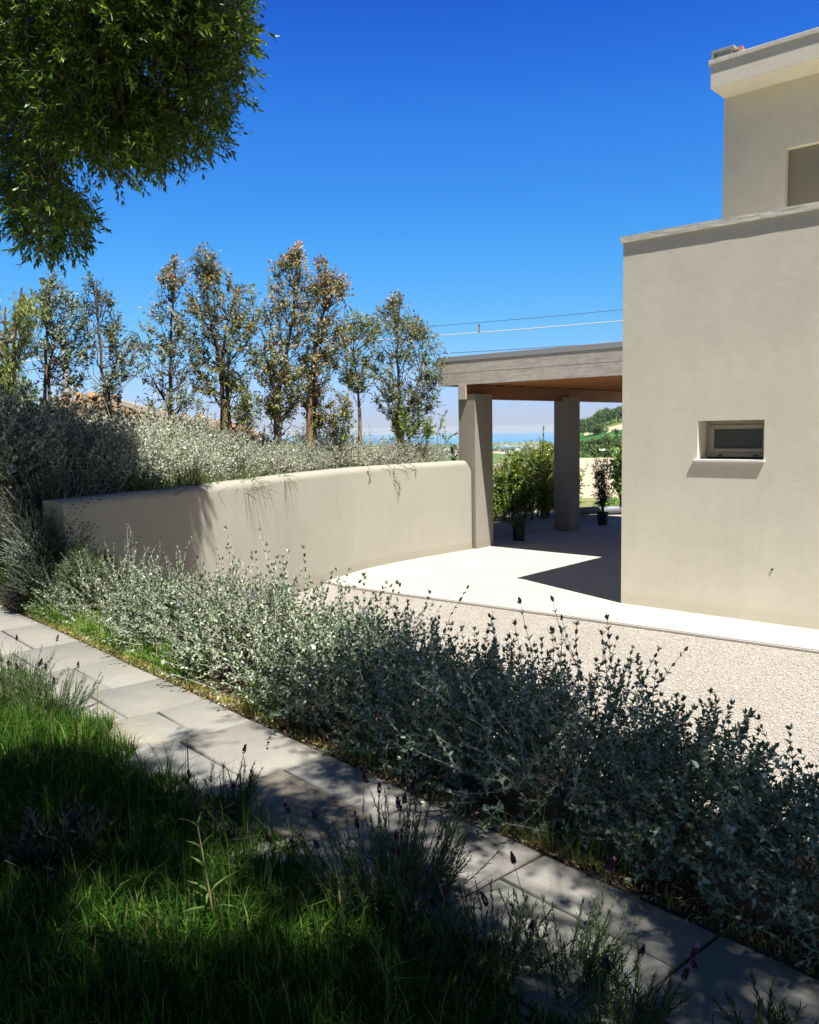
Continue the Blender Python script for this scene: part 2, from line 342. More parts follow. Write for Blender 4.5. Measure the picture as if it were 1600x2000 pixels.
# ---- terrain from the garden edge out to the coast
def terrain():
    az = np.concatenate([np.linspace(-75, -12, 36), np.linspace(-11.5, 1.5, 27), np.arange(1.7, 15.6, .14), np.linspace(16, 75, 34)])
    rr = np.concatenate([[0.0, 8, 16, 22, 24], np.geomspace(26, 900, 90), np.geomspace(950, 6300, 60)])
    def zl(r): return np.interp(r, [0, 23, 28, 60, 200, 1000, 2500, 4500, 6300], [-.12, -.12, -.8, -6, -24, -72, -86, -98, -109.4])
    R_, A_ = np.meshgrid(rr, np.radians(az), indexing='ij'); deg = np.degrees(A_)
    L_ = zl(R_)
    und = (np.sin(R_/310+deg*.35)*9+np.sin(R_/170-deg*.9+1)*5+np.sin(R_/820+deg*.6+2)*12)*np.clip((R_-350)/900, 0, 1)*np.clip((6300-R_)/1500, 0, 1)
    L_ = L_+und
    rt = np.interp(R_, [0, 23, 30, 100, 380, 430, 500, 600, 700, 760, 1100, 2500, 6300], [-.12, -.12, -.5, -5.2, -11.3, -12.0, -10.2, -7.6, -3.4, -3.2, -25, -85, -109.4])
    rise = np.interp(deg, [8, 11, 13.9, 20, 40], [-6, 0, 9.8, 20, 26])*np.interp(R_, [380, 500, 700, 1300, 2200], [0, .35, 1, 1, 0])
    Rt = rt+rise
    s = np.clip((deg-8.8)/1.6, 0, 1); s = s*s*(3-2*s)
    Z = L_*(1-s)+Rt*s
    X = R_*np.sin(A_); Y = R_*np.cos(A_)
    V = np.stack([X, Y, Z], -1).reshape(-1, 3); n1 = len(az); nr = len(rr)
    i, j = np.meshgrid(np.arange(nr-1), np.arange(n1-1), indexing='ij'); a = (i*n1+j).ravel()
    q = np.stack([a, a+n1, a+n1+1, a+1], 1)
    # fields: colour of each patch of land
    rc = np.sqrt(rr[i.ravel()]*rr[i.ravel()+1]+1e-6); ac = (az[j.ravel()]+az[j.ravel()+1])/2
    tan = np.array([.43, .36, .26]); grn = np.array([.085, .15, .04]); dgr = np.array([.03, .09, .03]); olv = np.array([.13, .16, .06]); bl = np.array([.17, .19, .13])
    cols = np.tile(olv, (len(q), 1))
    cell = (np.floor(np.log(np.maximum(rc, 1))*7.0+np.sin(ac*.7)*.8)*31+np.floor(ac*.45+np.sin(np.log(np.maximum(rc, 1))*9)*.8)*17).astype(int)
    pick = np.array([np.random.default_rng(abs(int(c))+5).integers(0, 6) for c in cell])
    cols = np.stack([tan, grn, tan*.85, bl, olv, grn*1.1])[pick]
    cols[rc > 3800] = (cols[rc > 3800]*.6+np.array([.34, .31, .24])*.4)
    near = rc < 60; cols[near] = np.array([.40, .34, .25])
    R = ac > 9.2
    m = R & (rc < 31); cols[m] = np.array([.45, .38, .28])
    m = R & (rc >= 31) & (rc < 52); cols[m] = np.array([.22, .23, .10])
    m = R & (rc >= 31) & (rc < 60) & (ac > 12.6); cols[m] = grn
    m = R & (rc >= 52) & (rc < 360); cols[m] = np.array([.50, .42, .31])
    m = R & (rc >= 360) & (rc < 430); cols[m] = np.array([.11, .18, .05])
    m = R & (rc >= 430) & (rc < 520); cols[m] = np.array([.09, .13, .045])
    m = R & (rc >= 520) & (rc < 600+18*(14-ac)); cols[m] = np.array([.045, .14, .04])
    m = R & (rc >= 600+18*(14-ac)) & (rc < 665); cols[m] = np.array([.46, .41, .27])
    m = R & (rc >= 665) & (rc < 900); cols[m] = np.array([.16, .2, .07])
    cols = cols*(1+rng.normal(0, .04, (len(q), 1)))
    def f(t, b):
        a_ = t.nodes.new('ShaderNodeAttribute'); a_.attribute_name = 'Col'
        v = tc(t); n = ramp(t, noise(t, v, .06, 9, .75), [(.3, (.75,.78,.7)), (.7, (1.15,1.12,1.1))])
        t.links.new(mixc(t, 1, a_.outputs['Color'], n, 'MULTIPLY'), b.inputs['Base Color'])
    o = link('hills', fast('hills', V, q, mat('land', (.2,.2,.1), 1, .05, f), cols, smooth=True)); tag(o, kind='structure')
terrain()
mb = MB(); mb.add([(-26000, 3000, -110), (26000, 3000, -110), (26000, 9000, -110), (16000, 16500, -110), (0, 19200, -110), (-16000, 16500, -110), (-26000, 9000, -110)], [tuple(range(7))])
def fsea(t, b):
    n = noise(t, tc(t), .0012, 5); t.links.new(ramp(t, n, [(.35, (.015,.16,.34)), (.65, (.03,.24,.42))]), b.inputs['Base Color'])
    bump(t, b, noise(t, tc(t), .02, 5), .5, 4)
tag(mb.build('sea', mat('sea_water', (.05,.2,.35), .55, .3, fsea)), kind='structure')

# ---- gravel, pavement
mb = MB(); mb.add([(-6, 1.5, -.035), (9, .5, -.035), (24, 6, -.035), (20, 22, -.035), (8, 23.6, -.035), (.4, 23.4, -.035), (-1.5, 20, -.035), (-6, 12, -.035)], [tuple(range(8))])
tag(mb.build('gravel', M_['gravel']), kind='structure')
pv = [(8.5, -.62), (2.68, -.877), (-.23, -1.03), (-3.93, -1.283)]
poly = [loc2w(*p) for p in pv]+[np.array(p+(0,)) for p in [(-1.35, 12.95), (-1.75, 12.25), (-2.0, 12.3), (-1.2, 13.9), (-.1, 15.2), (.9, 16.25)]]+[loc2w(*p) for p in [(-5.02, 3.3), (-5.0, 6.5), (-4.95, 10.2), (8.5, 10.2)]]
mb = MB(); mb.prism([(p[0], p[1]) for p in poly], -.09, 0)
o = mb.build('pavement', M_['pave'], bevel=.008); tag(o, kind='structure')
# thin kerb line along the front edge of the slab
mb = MB(); e = [loc2w(8.5, -.655), loc2w(2.68, -.912), loc2w(-.23, -1.065), loc2w(-3.93, -1.318)]; e2 = [loc2w(8.5, -.625), loc2w(2.68, -.882), loc2w(-.23, -1.035), loc2w(-3.93, -1.288)]
for i in range(3): mb.add([(e[i][0], e[i][1], -.03), (e[i+1][0], e[i+1][1], -.03), (e2[i+1][0], e2[i+1][1], -.03), (e2[i][0], e2[i][1], -.03), (e[i][0], e[i][1], -.012), (e[i+1][0], e[i+1][1], -.012), (e2[i+1][0], e2[i+1][1], -.012), (e2[i][0], e2[i][1], -.012)], [(4,5,6,7),(0,1,5,4),(0,4,7,3)])
tag(mb.build('kerb', mat('kerb_grey', (.25,.25,.25), .9, .2, stucco((.40,.385,.36)))), kind='structure')
def pebbles(n):
    x = rng.uniform(-5.2, 3.6, n*2); b = rng.uniform(-6.3, -.66, n*2); k = b < np.interp(x, [-5.2, -3.93, -.23, 2.68, 3.6], [-1.42, -1.34, -1.09, -.94, -.9]); x = x[k][:n]; b = b[k][:n]; n = len(x)
    P = np.array([CX, CY, 0])-uu[None]*x[:, None]+vv[None]*b[:, None]; P[:, 2] = -.03
    s = rng.uniform(.0045, .0095, (n, 1, 3))*np.array([1, 1, .6]); s[:, :, :] *= rng.uniform(.7, 1.3, (n, 1, 1))
    O = np.array([(1,0,0),(0,1,0),(-1,0,0),(0,-1,0),(0,0,1.0)]); O2 = O[None]*s+rng.normal(0, .0018, (n, 5, 3)); a = rng.uniform(0, 6.28, n); ca, sa = np.cos(a)[:, None], np.sin(a)[:, None]
    V = np.stack([O2[..., 0]*ca-O2[..., 1]*sa, O2[..., 0]*sa+O2[..., 1]*ca, O2[..., 2]], -1)+P[:, None]
    bI = np.arange(n)[:, None]*5; Fq = np.concatenate([bI+np.array([[i, (i+1) % 4, 4]]) for i in range(4)])
    c = pal(n, [(.37,.335,.29), (.43,.395,.345), (.31,.28,.24), (.51,.49,.45), (.38,.325,.27), (.2,.18,.16)], [5, 6, 2, 4, 2, .5], .1)
    o = link('gravel_stones', fast('gravel_stones', V.reshape(-1, 3), Fq, M_['pebble'], np.tile(c, (4, 1)))); tag(o, kind='stuff', label='pale pinkish loose gravel stones in front of the house', cat='gravel')
pebbles(60000)

# ---- bank, lawn, path, planted bed
PA = np.array([-2.02, 5.92, 0]); pt = np.array([.665, -.747, 0]); pt /= np.linalg.norm(pt); pn = np.array([.747, .665, 0]); pn /= np.linalg.norm(pn)
def S(s, n, z=.7): return PA+pt*s+pn*n+np.array([0, 0, z])
def bankz(n): return np.interp(n, [-99, .02, .08, .25, 1.0, 1.75, 2.4], [.62, .63, .672, .64, .33, 0, -.06])
ss = np.linspace(-4.5, 10, 59); nn_ = np.concatenate([np.linspace(-.2, 2.4, 14)])
V = []; 
for s_ in ss:
    for n_ in nn_: V.append(S(s_, n_, float(bankz(n_)))+np.array([0, 0, rng.normal(0, .012)]))
k = len(nn_); i, j = np.meshgrid(np.arange(len(ss)-1), np.arange(k-1), indexing='ij'); a = (i*k+j).ravel()
tag(link('bank_soil', fast('bank_soil', np.array(V), np.stack([a, a+k, a+k+1, a+1], 1), M_['soil'], smooth=True)), kind='structure')
mb = MB(); mb.add([S(-9, .0, .655), S(-9, -9, .655), S(10, -9, .655), S(10, .0, .655)], [(0,1,2,3)])
tag(mb.build('lawn_soil', M_['soil']), kind='structure')
def smooth01(x): x = np.clip(x, 0, 1); return x*x*(3-2*x)
def heapz(s_, n_):
    h = .78*smooth01((n_-.06)/.40)*(smooth01((-2.15-s_)/.3) if n_ < .4 else smooth01((-2.30-.51*(n_-.42)-s_)/.08))+.38*smooth01((n_-.06)/.3)*smooth01((-1.5-s_)/.3)*(1-smooth01((-2.15-s_)/.3))*(1-smooth01((n_-.42)/.1))
    return float(.672+h)
def heap():
    ss_ = np.linspace(-9, -1.3, 30); ns_ = np.linspace(.03, 1.3, 16); V = [S(a, b, heapz(a, b))+np.array([0, 0, rng.normal(0, .01)]) for a in ss_ for b in ns_]; k = 16
    i, j = np.meshgrid(np.arange(29), np.arange(15), indexing='ij'); a = (i*k+j).ravel(); tag(link('corner_soil', fast('corner_soil', np.array(V), np.stack([a, a+k, a+k+1, a+1], 1), M_['soil'], smooth=True)), kind='structure')
heap()
def bed():
    b0 = tuple(S(-2.38, .56, 1.49)); b1 = tuple(S(-12, .6, 1.49))
    v_ = [b0, (-3.05, 8.5, 1.5), (-2.75, 9.6, 1.5), (-2.2, 11, 1.5), (-1.8, 12.2, 1.5), (-1.05, 14, 1.5), (.9, 16.3, 1.5), (.9, 18.5, 1.35), (-.5, 26, 1.2), (-30, 30, 1.2), b1]
    lo = [(1.5, 18.9, -.1), (.6, 27, -.8), (-32, 34, -.9)]
    mb = MB(); mb.add(v_, [tuple(range(11))]); mb.add([v_[6], v_[7], lo[0], (1.3, 16.6, -.1)], [(0,1,2,3)]); mb.add([v_[7], v_[8], lo[1], lo[0]], [(0,1,2,3)]); mb.add([v_[8], v_[9], lo[2], lo[1]], [(0,1,2,3)])
    tag(mb.build('bed_soil', M_['soil']), kind='structure')
bed()
def path():
    mb = MB(); mb.add([S(-4.6, .02, .688), S(-4.6, -.95, .688), S(8, -.95, .688), S(8, .02, .688)], [(0,1,2,3)])
    tag(mb.build('path_mortar', mat('mortar', (.05,.045,.035), 1, .1, lambda t, b: t.links.new(ramp(t, noise(t, tc(t), 14, 6), [(.3, (.03,.026,.02)), (.7, (.09,.078,.06))]), b.inputs['Base Color']))), kind='structure')
    cs = [-4.5, -3.75, -3.1, -2.4, -1.69, -.84, -.10, .57, 1.19, 1.72, 2.42, 3.09, 3.79, 4.5, 5.2, 5.9, 6.6, 7.3]
    lj = [-.5, -.36, -.5, -.36, -.36, -.53, -.35, -.51, -.35, -.47, -.29, -.52, -.27, -.50, -.3, -.5, -.3]
    V = []; Fq = []; Cc = []
    for i in range(len(cs)-1):
        rows = [(-.02, lj[i]), (lj[i], -.92 if lj[i] < -.45 else -.72)]
        if lj[i] > -.45: rows.append((-.72, -.93))
        for (n1, n0) in rows:
            g = .006; sk = rng.normal(0, .0028, 8); z = .7+rng.normal(0, .0022)
            top = .004
            c = np.array([.268,.262,.236])*rng.uniform(.88, 1.08)*np.array([1+rng.normal(0, .012), 1, 1+rng.normal(0, .025)])
            if rng.random() < .08: c = c*np.array([1.05, .96, .84])
            P = [(cs[i]+g+sk[0], n0+g+sk[1]), (cs[i+1]-g+sk[2], n0+g+sk[3]), (cs[i+1]-g+sk[4], n1-g+sk[5]), (cs[i]+g+sk[6], n1-g+sk[7])]
            b = len(V)
            for q in P: V.append(S(q[0], q[1], .66))
            for q in P: V.append(S(q[0], q[1], z-top))
            m = np.mean(P, 0)
            for q in P: d = np.array(q)-m; q2 = m+d-np.sign(d)*.005; V.append(S(q2[0], q2[1], z))
            Fq += [(b+8, b+9, b+10, b+11)]+[(b+k, b+(k+1) % 4, b+4+(k+1) % 4, b+4+k) for k in range(4)]+[(b+4+k, b+4+(k+1) % 4, b+8+(k+1) % 4, b+8+k) for k in range(4)]
            Cc += [c]*9
    me = fast('path', np.array(V), np.array(Fq), M_['slab'], np.array(Cc)); tag(link('path', me), kind='structure')
path()

# ---- rendered garden wall with rounded top
def gwall():
    P = np.array([(-3.22, 7.90), (-3.12, 8.2), (-2.92, 8.68), (-2.46, 9.65), (-1.97, 10.99), (-1.60, 12.2), (-.80, 13.97), (-.01, 14.93), (1.18, 16.12)])
    t = np.concatenate([[0], np.cumsum(np.linalg.norm(np.diff(P, axis=0), axis=1))]); tt = np.linspace(0, t[-1], 90)
    # smooth the polyline a little
    X = np.interp(tt, t, P[:, 0]); Y = np.interp(tt, t, P[:, 1])
    for _ in range(14): X[1:-1] = (X[:-2]+2*X[1:-1]+X[2:])/4; Y[1:-1] = (Y[:-2]+2*Y[1:-1]+Y[2:])/4
    Q = np.stack([X, Y], 1); T = np.gradient(Q, axis=0); T /= np.linalg.norm(T, axis=1)[:, None]; N = np.stack([T[:, 1], -T[:, 0]], 1)  # to the right
    th = .24; R = .10; prof = [(0, -.15), (0, 1.69-R)]
    for k in range(1, 7): a = math.pi/2*k/6; prof.append((-R+R*math.cos(a), 1.69-R+R*math.sin(a)))
    prof += [(-th, 1.69), (-th, .4)]
    V = []; m = len(prof)
    for i in range(len(Q)):
        dtop = t[-1]-tt[i]
        drop = 0 if dtop > .12 else .12-math.sqrt(max(0, .12**2-(.12-dtop)**2))
        for d, z in prof:
            q = Q[i]+N[i]*d; V.append((q[0], q[1], z-(drop if z > 1.4 else 0)))
    F_ = [(i*m+j, (i+1)*m+j, (i+1)*m+j+1, i*m+j+1) for i in range(len(Q)-1) for j in range(m-1)]
    mbx = MB(); mbx.add(V, F_); n = (len(Q)-1)*m; mbx.add(V[n:], [tuple(range(m))]); mbx.add(V[:m], [tuple(reversed(range(m)))])
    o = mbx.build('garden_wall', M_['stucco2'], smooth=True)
    tag(o, 'curved beige rendered retaining wall with rounded top holding the planted bed', 'wall')
    md = o.modifiers.new('n', 'EDGE_SPLIT'); md.split_angle = math.radians(40)
    return Q, N
WQ, WN = gwall()
mb = MB()
for (px, py, h_, dd) in [(838, 921, .075, 15.35), (813, 931, .06, 15.0)]:
    p = D(px, py, dd)

# ---- house
H = empty('house', (CX, CY, 0), RZ)
tag(H, 'sand coloured flat roofed house with stepped upper storey and small window', 'house')
def house():
    W_, Dp = 7.0, 9.0; x0, x1, z0, z1 = .993, 1.775, 1.878, 2.336; rd = .33
    mb = MB()
    xs = [0, x0, x1, W_]; zs = [-.12, z0, z1, 4.56]
    for i in range(3):
        for j in range(3):
            if i == 1 and j == 1: continue
            mb.add([(xs[i], 0, zs[j]), (xs[i+1], 0, zs[j]), (xs[i+1], 0, zs[j+1]), (xs[i], 0, zs[j+1])], [(0,1,2,3)])
    mb.add([(x0,0,z0),(x0,rd,z0),(x0,rd,z1),(x0,0,z1)], [(3,2,1,0)]); mb.add([(x1,0,z0),(x1,rd,z0),(x1,rd,z1),(x1,0,z1)], [(0,1,2,3)])
    mb.add([(x0,0,z1),(x1,0,z1),(x1,rd,z1),(x0,rd,z1)], [(3,2,1,0)]); mb.add([(x0,0,z0),(x1,0,z0),(x1,rd,z0),(x0,rd,z0)], [(0,1,2,3)])
    mb.add([(0,0,-.12),(0,Dp,-.12),(0,Dp,4.56),(0,0,4.56)], [(3,2,1,0)]); mb.add([(W_,0,-.12),(W_,Dp,-.12),(W_,Dp,4.56),(W_,0,4.56)], [(0,1,2,3)])
    mb.add([(0,Dp,-.12),(W_,Dp,-.12),(W_,Dp,4.56),(0,Dp,4.56)], [(3,2,1,0)])
    # parapet inner faces and terrace floor
    t = .28; mb.add([(t,t,3.5),(W_-t,t,3.5),(W_-t,Dp-t,3.5),(t,Dp-t,3.5),(t,t,4.56),(W_-t,t,4.56),(W_-t,Dp-t,4.56),(t,Dp-t,4.56)], [(0,1,2,3),(0,4,5,1),(1,5,6,2),(2,6,7,3),(3,7,4,0)])
    mb.build('ground_floor_wall', M_['stucco'], H)
    mb = MB(); o_ = .027; a, b = 4.56, 4.64
    nx = 60
    mb.box(-o_, W_+o_, -o_, .31, a, b); mb.box(-o_, .31, .312, Dp+o_, a, b); mb.box(W_-.31, W_+o_, .312, Dp+o_, a, b)
    cp = mb.build('coping', M_['coping'], H)
    bm = cp.modifiers.new('sub', 'SUBSURF'); bm.subdivision_type = 'SIMPLE'; bm.levels = 6; bm.render_levels = 6
    tx = bpy.data.textures.new('rough', 'CLOUDS'); tx.noise_scale = .05; dm = cp.modifiers.new('d', 'DISPLACE'); dm.texture = tx; dm.strength = .006; dm.texture_coords = 'LOCAL'; dm.mid_level = .5
    # upper storey
    mb = MB(); xa, xb, zt, zl = .93, 3.3, 6.165, 3.5; Z1 = 7.08; r2 = .13
    xs = [.03, xa, xb, W_-.03]; zs = [3.5, zt, Z1]
    for i in range(3):
        for j in range(2):
            if i == 1 and j == 0: continue
            mb.add([(xs[i], 3, zs[j]), (xs[i+1], 3, zs[j]), (xs[i+1], 3, zs[j+1]), (xs[i], 3, zs[j+1])], [(0,1,2,3)])
    mb.add([(xa,3,3.5),(xa,3+r2,3.5),(xa,3+r2,zt),(xa,3,zt)], [(3,2,1,0)]); mb.add([(xb,3,3.5),(xb,3+r2,3.5),(xb,3+r2,zt),(xb,3,zt)], [(0,1,2,3)]); mb.add([(xa,3,zt),(xb,3,zt),(xb,3+r2,zt),(xa,3+r2,zt)], [(3,2,1,0)])
    mb.add([(.03,3,3.5),(.03,Dp-.03,3.5),(.03,Dp-.03,Z1),(.03,3,Z1)], [(3,2,1,0)]); mb.add([(W_-.03,3,3.5),(W_-.03,Dp-.03,3.5),(W_-.03,Dp-.03,Z1),(W_-.03,3,Z1)], [(0,1,2,3)])
    mb.add([(.03,Dp-.03,3.5),(W_-.03,Dp-.03,3.5),(W_-.03,Dp-.03,Z1),(.03,Dp-.03,Z1)], [(3,2,1,0)])
    mb.build('upper_floor_wall', M_['stucco'], H)
    mb = MB(); mb.box(xa+.002, xb-.002, 3.11, 3.17, 3.5, zt-.002)
    for k in range(1, 18): pass
    mb.build('shutter', M_['shutter'], H)
    mb = MB(); mb.box(.025, W_, 2.5, Dp, Z1, 7.40); rs = mb.build('roof_slab', M_['stucco'], H, bevel=.006)
    mb = MB(); mb.box(-.003, W_+.04, 2.478, Dp+.04, 7.402, 7.47); c2 = mb.build('roof_edge_trim', M_['coping'], H, bevel=.008)
    # soffit drip groove strip
    # window
    mb = MB()
    def fr(x0, x1, z0, z1, w, y0, y1): mb.box(x0, x0+w, y0, y1, z0, z1); mb.box(x1-w, x1, y0, y1, z0, z1); mb.box(x0+w, x1-w, y0, y1, z0, z0+w); mb.box(x0+w, x1-w, y0, y1, z1-w, z1)
    fr(x0+.001, x1-.001, z0+.022, z1-.001, .05, rd-.075, rd-.005)
    wf = mb.build('window', M_['frame'], H, bevel=.003)
    mb = MB(); fr(x0+.052, x1-.052, z0+.075, z1-.052, .048, rd-.09, rd-.03); mb.build('sash', M_['frame'], wf, bevel=.004)
    mb = MB(); mb.box(x0+.095, x1-.095, rd-.055, rd-.045, z0+.118, z1-.095); mb.build('pane', M_['glass'], wf)
    for hx in (.15, .57):
        mb = MB(); mb.box(x0+hx, x0+hx+.055, rd-.082, rd-.0755, z0+.035, z0+.052); mb.build('drain_cap', M_['black'], wf, bevel=.002)
    mb = MB(); mb.box(.948, 1.79, -.032, rd-.002, 1.852, 1.879); mb.build('window_sill', M_['white'], H, bevel=.003)
    # a fixing plug in the wall
    mb = MB(); mb.lathe([(0, 0), (.012, 0), (.012, .01), (.005, .012), (0, .012)], 10); pl = mb.build('wall_plug', M_['black'], H); pl.rotation_euler = (math.pi/2, 0, 0); pl.location = (1.9, -.001, .63)
house()
# blocks left on the roof edge
r_ = empty('concrete_block', loc2w(.13, 2.62, 7.471), RZ); tag(r_, 'rough grey concrete block lying on the edge of the upper roof', 'block')
mb = MB(); mb.box(-.05, .17, -.08, .09, 0, .085); mb.box(-.11, .22, -.1, .1, .085, .13); mb.box(-.11, -.07, -.1, .1, .03, .0849); mb.build('block_body', M_['block'], r_, bevel=.006)
mb = MB(); mb.box(.26, .33, -.04, .15, 0, .125)
b_ = mb.build('brick', M_['brick'], None, bevel=.006); b_.location = tuple(loc2w(.1, 2.62, 7.472)); b_.rotation_euler = (0, 0, RZ+.15); tag(b_, 'reddish brick beside the grey block on the upper roof edge', 'brick')

# ---- pergola / carport
Pg = empty('carport', loc2w(-4.6, 2.9, 0), RZ); tag(Pg, 'open timber carport with grey board fascia on rendered square posts', 'carport')
def pb(mb, x0, x1, y0, y1, z0, z1): mb.box(x0+4.6, x1+4.6, y0-2.9, y1-2.9, z0, z1)
def pergola():
    y0, y1 = 2.85, 9.3
    for (xa, xb, ya, yb) in [(-4.98, -4.58, 2.90, 3.45), (-4.95, -4.56, 6.22, 6.66), (-.42, -.03, 8.85, 9.25)]:
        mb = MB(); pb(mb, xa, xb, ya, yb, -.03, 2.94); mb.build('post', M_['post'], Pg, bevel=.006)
    mb = MB(); pb(mb, -5.44, -.02, y0, y0+.05, 3.34, 3.56); pb(mb, -5.44, -.02, y0+.0015, y0+.05, 3.115, 3.337); mb.build('fascia', M_['greywood'], Pg, bevel=.004)
    mb = MB(); pb(mb, -5.44, -5.39, y0+.052, y1, 3.115, 3.56); mb.build('side_fascia', M_['greywood'], Pg, bevel=.004)
    mb = MB(); pb(mb, -5.452, -.02, y0-.009, y1+.03, 3.561, 3.66); mb.build('roof_edge_flashing', M_['flash'], Pg, bevel=.004)
    mb = MB(); pb(mb, -4.93, -4.75, 2.862, 9.3, 2.85, 3.112); mb.build('beam', M_['darkwood'], Pg, bevel=.004)
    mb = MB(); pb(mb, -4.932, -4.748, 2.835, 2.861, 2.84, 3.113); mb.build('beam_end', M_['beamend'], Pg, bevel=.003)
    mb = MB(); pb(mb, -.25, -.03, 2.93, 9.3, 2.85, 3.112); mb.build('beam', M_['darkwood'], Pg)
    for k in range(9):
        y = 3.35+k*.72; mb = MB(); pb(mb, -5.38, -.03, y, y+.10, 3.114, 3.27); mb.build('joist', M_['wood'], Pg, bevel=.003)
    mb = MB()
    for k in range(40):
        x = -5.385+k*.134; pb(mb, x, x+.13, 2.905, 9.29, 3.271, 3.295)
    mb.build('ceiling_boards', M_['wood'], Pg)
    mb = MB(); pb(mb, -5.385, -.03, 2.905, 9.29, 3.30, 3.556); mb.build('roof_deck', M_['flash'], Pg)
pergola()
# far pipe lying on the gravel
V, q = tubes(np.array([[[4.1, 22.15, .09], [4.9, 22.25, .09], [5.7, 22.4, .1], [7.2, 22.9, .1]]]), .1, .1, 14)
o = link('drain_pipe', fast('drain_pipe', V, q, M_['pvc'], smooth=True)); tag(o, 'thick grey pipe lying on the ground behind the far potted plant', 'pipe')
mb = MB()
for i in range(9):
    pass

# ================================================================== vegetation
FELT = [(.18,.23,.15), (.28,.33,.23), (.42,.46,.37), (.08,.13,.05), (.62,.63,.56)]
WSTEM = (.58,.57,.50)
def teucrium(name, seed, R=.58, Hh=.85, nsh=360, leaf=.038, pairs=7, long_=16, loc=(0, 0, 0), label=None, group=None, flowers=5, dens=1.0, fine=True, cols=FELT, tw=1.0, wild=.35, upr=.45, lwf=.56):
    r = np.random.default_rng(seed)
    root = empty(name, loc); tag(root, label, 'shrub', group)
    d = unit(r.normal(0, 1, (nsh, 3))*np.array([1, 1, .9])+np.array([0, 0, .25])); d[:, 2] = np.abs(d[:, 2])-.45*(r.random(nsh) < .4)
    d = unit(d); rad = r.uniform(.35, .86, nsh)**.8
    c = np.array([0, 0, Hh*.34]); lob = 1+.16*np.sin(3*np.arctan2(d[:, 1], d[:, 0])+seed)+r.normal(0, .07, nsh)
    Sx = c+d*rad[:, None]*np.array([R, R, Hh*.58])*lob[:, None]; Sx[:, 2] = np.maximum(Sx[:, 2], .05)
    dv = unit(d*np.array([1, 1, .7])+np.array([0, 0, upr])+r.normal(0, wild, (nsh, 3))); L = r.uniform(.12, .27, nsh)
    p1 = grow(Sx, dv, L, 5, .35, .12, r)
    nl = long_; dl = unit(r.normal(0, .55, (nl, 3))+np.array([0, 0, 1.0])); S2 = c+dl*.5*np.array([R, R, Hh*.58])+r.normal(0, .1, (nl, 3))*np.array([1, 1, 0])
    p2 = grow(S2, dl, r.uniform(.28, .62, nl), 7, .05, .11, r)
    # woody framework
    nw = 34; tgt = Sx[r.choice(nsh, nw)]; base = r.normal(0, .05, (nw, 3))*np.array([1, 1, 0])
    tt = np.linspace(0, 1, 6)[None, :, None]; p3 = base[:, None]*(1-tt)+tgt[:, None]*tt+np.array([0, 0, .12])*np.sin(tt*math.pi)+r.normal(0, .012, (nw, 6, 3))
    A = leaves_on(p1, pairs, 2, leaf, leaf*lwf, 62, .05, .25, .35, r)
    B = leaves_on(p2, 10, 2, leaf*1.25, leaf*.62, 50, .12, .25, .3, r)
    tipn = np.concatenate([p1[:, -1], p2[:, -1]]); tipd = np.concatenate([p1[:, -1]-p1[:, -2], p2[:, -1]-p2[:, -2]])
    ii = np.repeat(np.arange(len(tipn)), 3); D3 = unit(unit(tipd[ii])+r.normal(0, .35, (len(ii), 3)))
    T3 = (tipn[ii], D3, unit(r.normal(0, 1, (len(ii), 3))), np.full(len(ii), leaf*.8), np.full(len(ii), leaf*.34))
    Lv = [np.concatenate(z) for z in zip(A, B, T3)]
    foliage('foliage', Lv, pal(len(Lv[0]), cols, [4, 4, 2.6, 3, 1.2], .16, r), M_['felt'], root, fine)
    stems('stems', [(p1, .0019*tw, .0011*tw, 3), (p2, .0027*tw, .0013*tw, 3), ], WSTEM, M_['twig'], root)
    stems('branches', [(p3, .006, .0022*tw, 4)], (.20,.17,.13), M_['twig'], root)
    if flowers:
        for f in range(flowers):
            k = r.integers(nsh); P = np.repeat(p1[k, 3:4], 12, 0)+r.normal(0, .012, (12, 3)); Dd = unit(r.normal(0, 1, (12, 3))+np.array([0, 0, -.2]))
            foliage('blossom', (P, Dd, unit(r.normal(0, 1, (12, 3))), np.full(12, .017), np.full(12, .008)), pal(12, [(.20,.18,.55), (.30,.26,.66), (.14,.11,.42)], None, .1, r), M_['petal'], root, False)
    return root

GH = 'silver germander hedge along the stone path'
near = [teucrium('germander_shrub', 11, leaf=.042, wild=.55, long_=22, label='x', group=GH), teucrium('germander_shrub', 12, R=.62, Hh=.8, nsh=300, leaf=.034, wild=.5, long_=30, label='x', group=GH), teucrium('germander_shrub', 13, R=.56, Hh=.92, leaf=.047, wild=.4, long_=10, label='x', group=GH), teucrium('germander_shrub', 14, R=.6, Hh=.84, nsh=400, long_=12, label='x', group=GH)]
used = set()
ORD = ORD0 = ['first', 'second', 'third', 'fourth', 'fifth', 'sixth', 'seventh', 'eighth', 'ninth', 'tenth', 'eleventh', 'twelfth', 'thirteenth']
hedge = []
for i, s_ in enumerate([-1.9, -1.35, -.75, -.15, .5, 1.15, 1.8, 2.4, 3.0, 3.6, 4.15, 4.75, 5.3]):
    hedge.append((s_, [.28, .56, .55, .55, .5, .5, .44, .5, .42, .46, .42, .44, .42][i], [.55, .80, .84, .88, .87, .90, .86, .84, .84, .84, .78, .72, .76][i], i % 4, 'silvery germander shrub, %s from the left in the row nearest the path' % ORD[i]))
for i, s_ in enumerate([-.2, .45, 1.1, 1.75, 2.4, 3.0, 3.6, 4.2, 4.8]):
    hedge.append((s_, 1.2, [.82, .86, .86, .83, .78, .72, .62, .55, .52][i], (i+2) % 4, 'silvery germander shrub, %s from the left in the row beside the gravel' % ORD[i]))
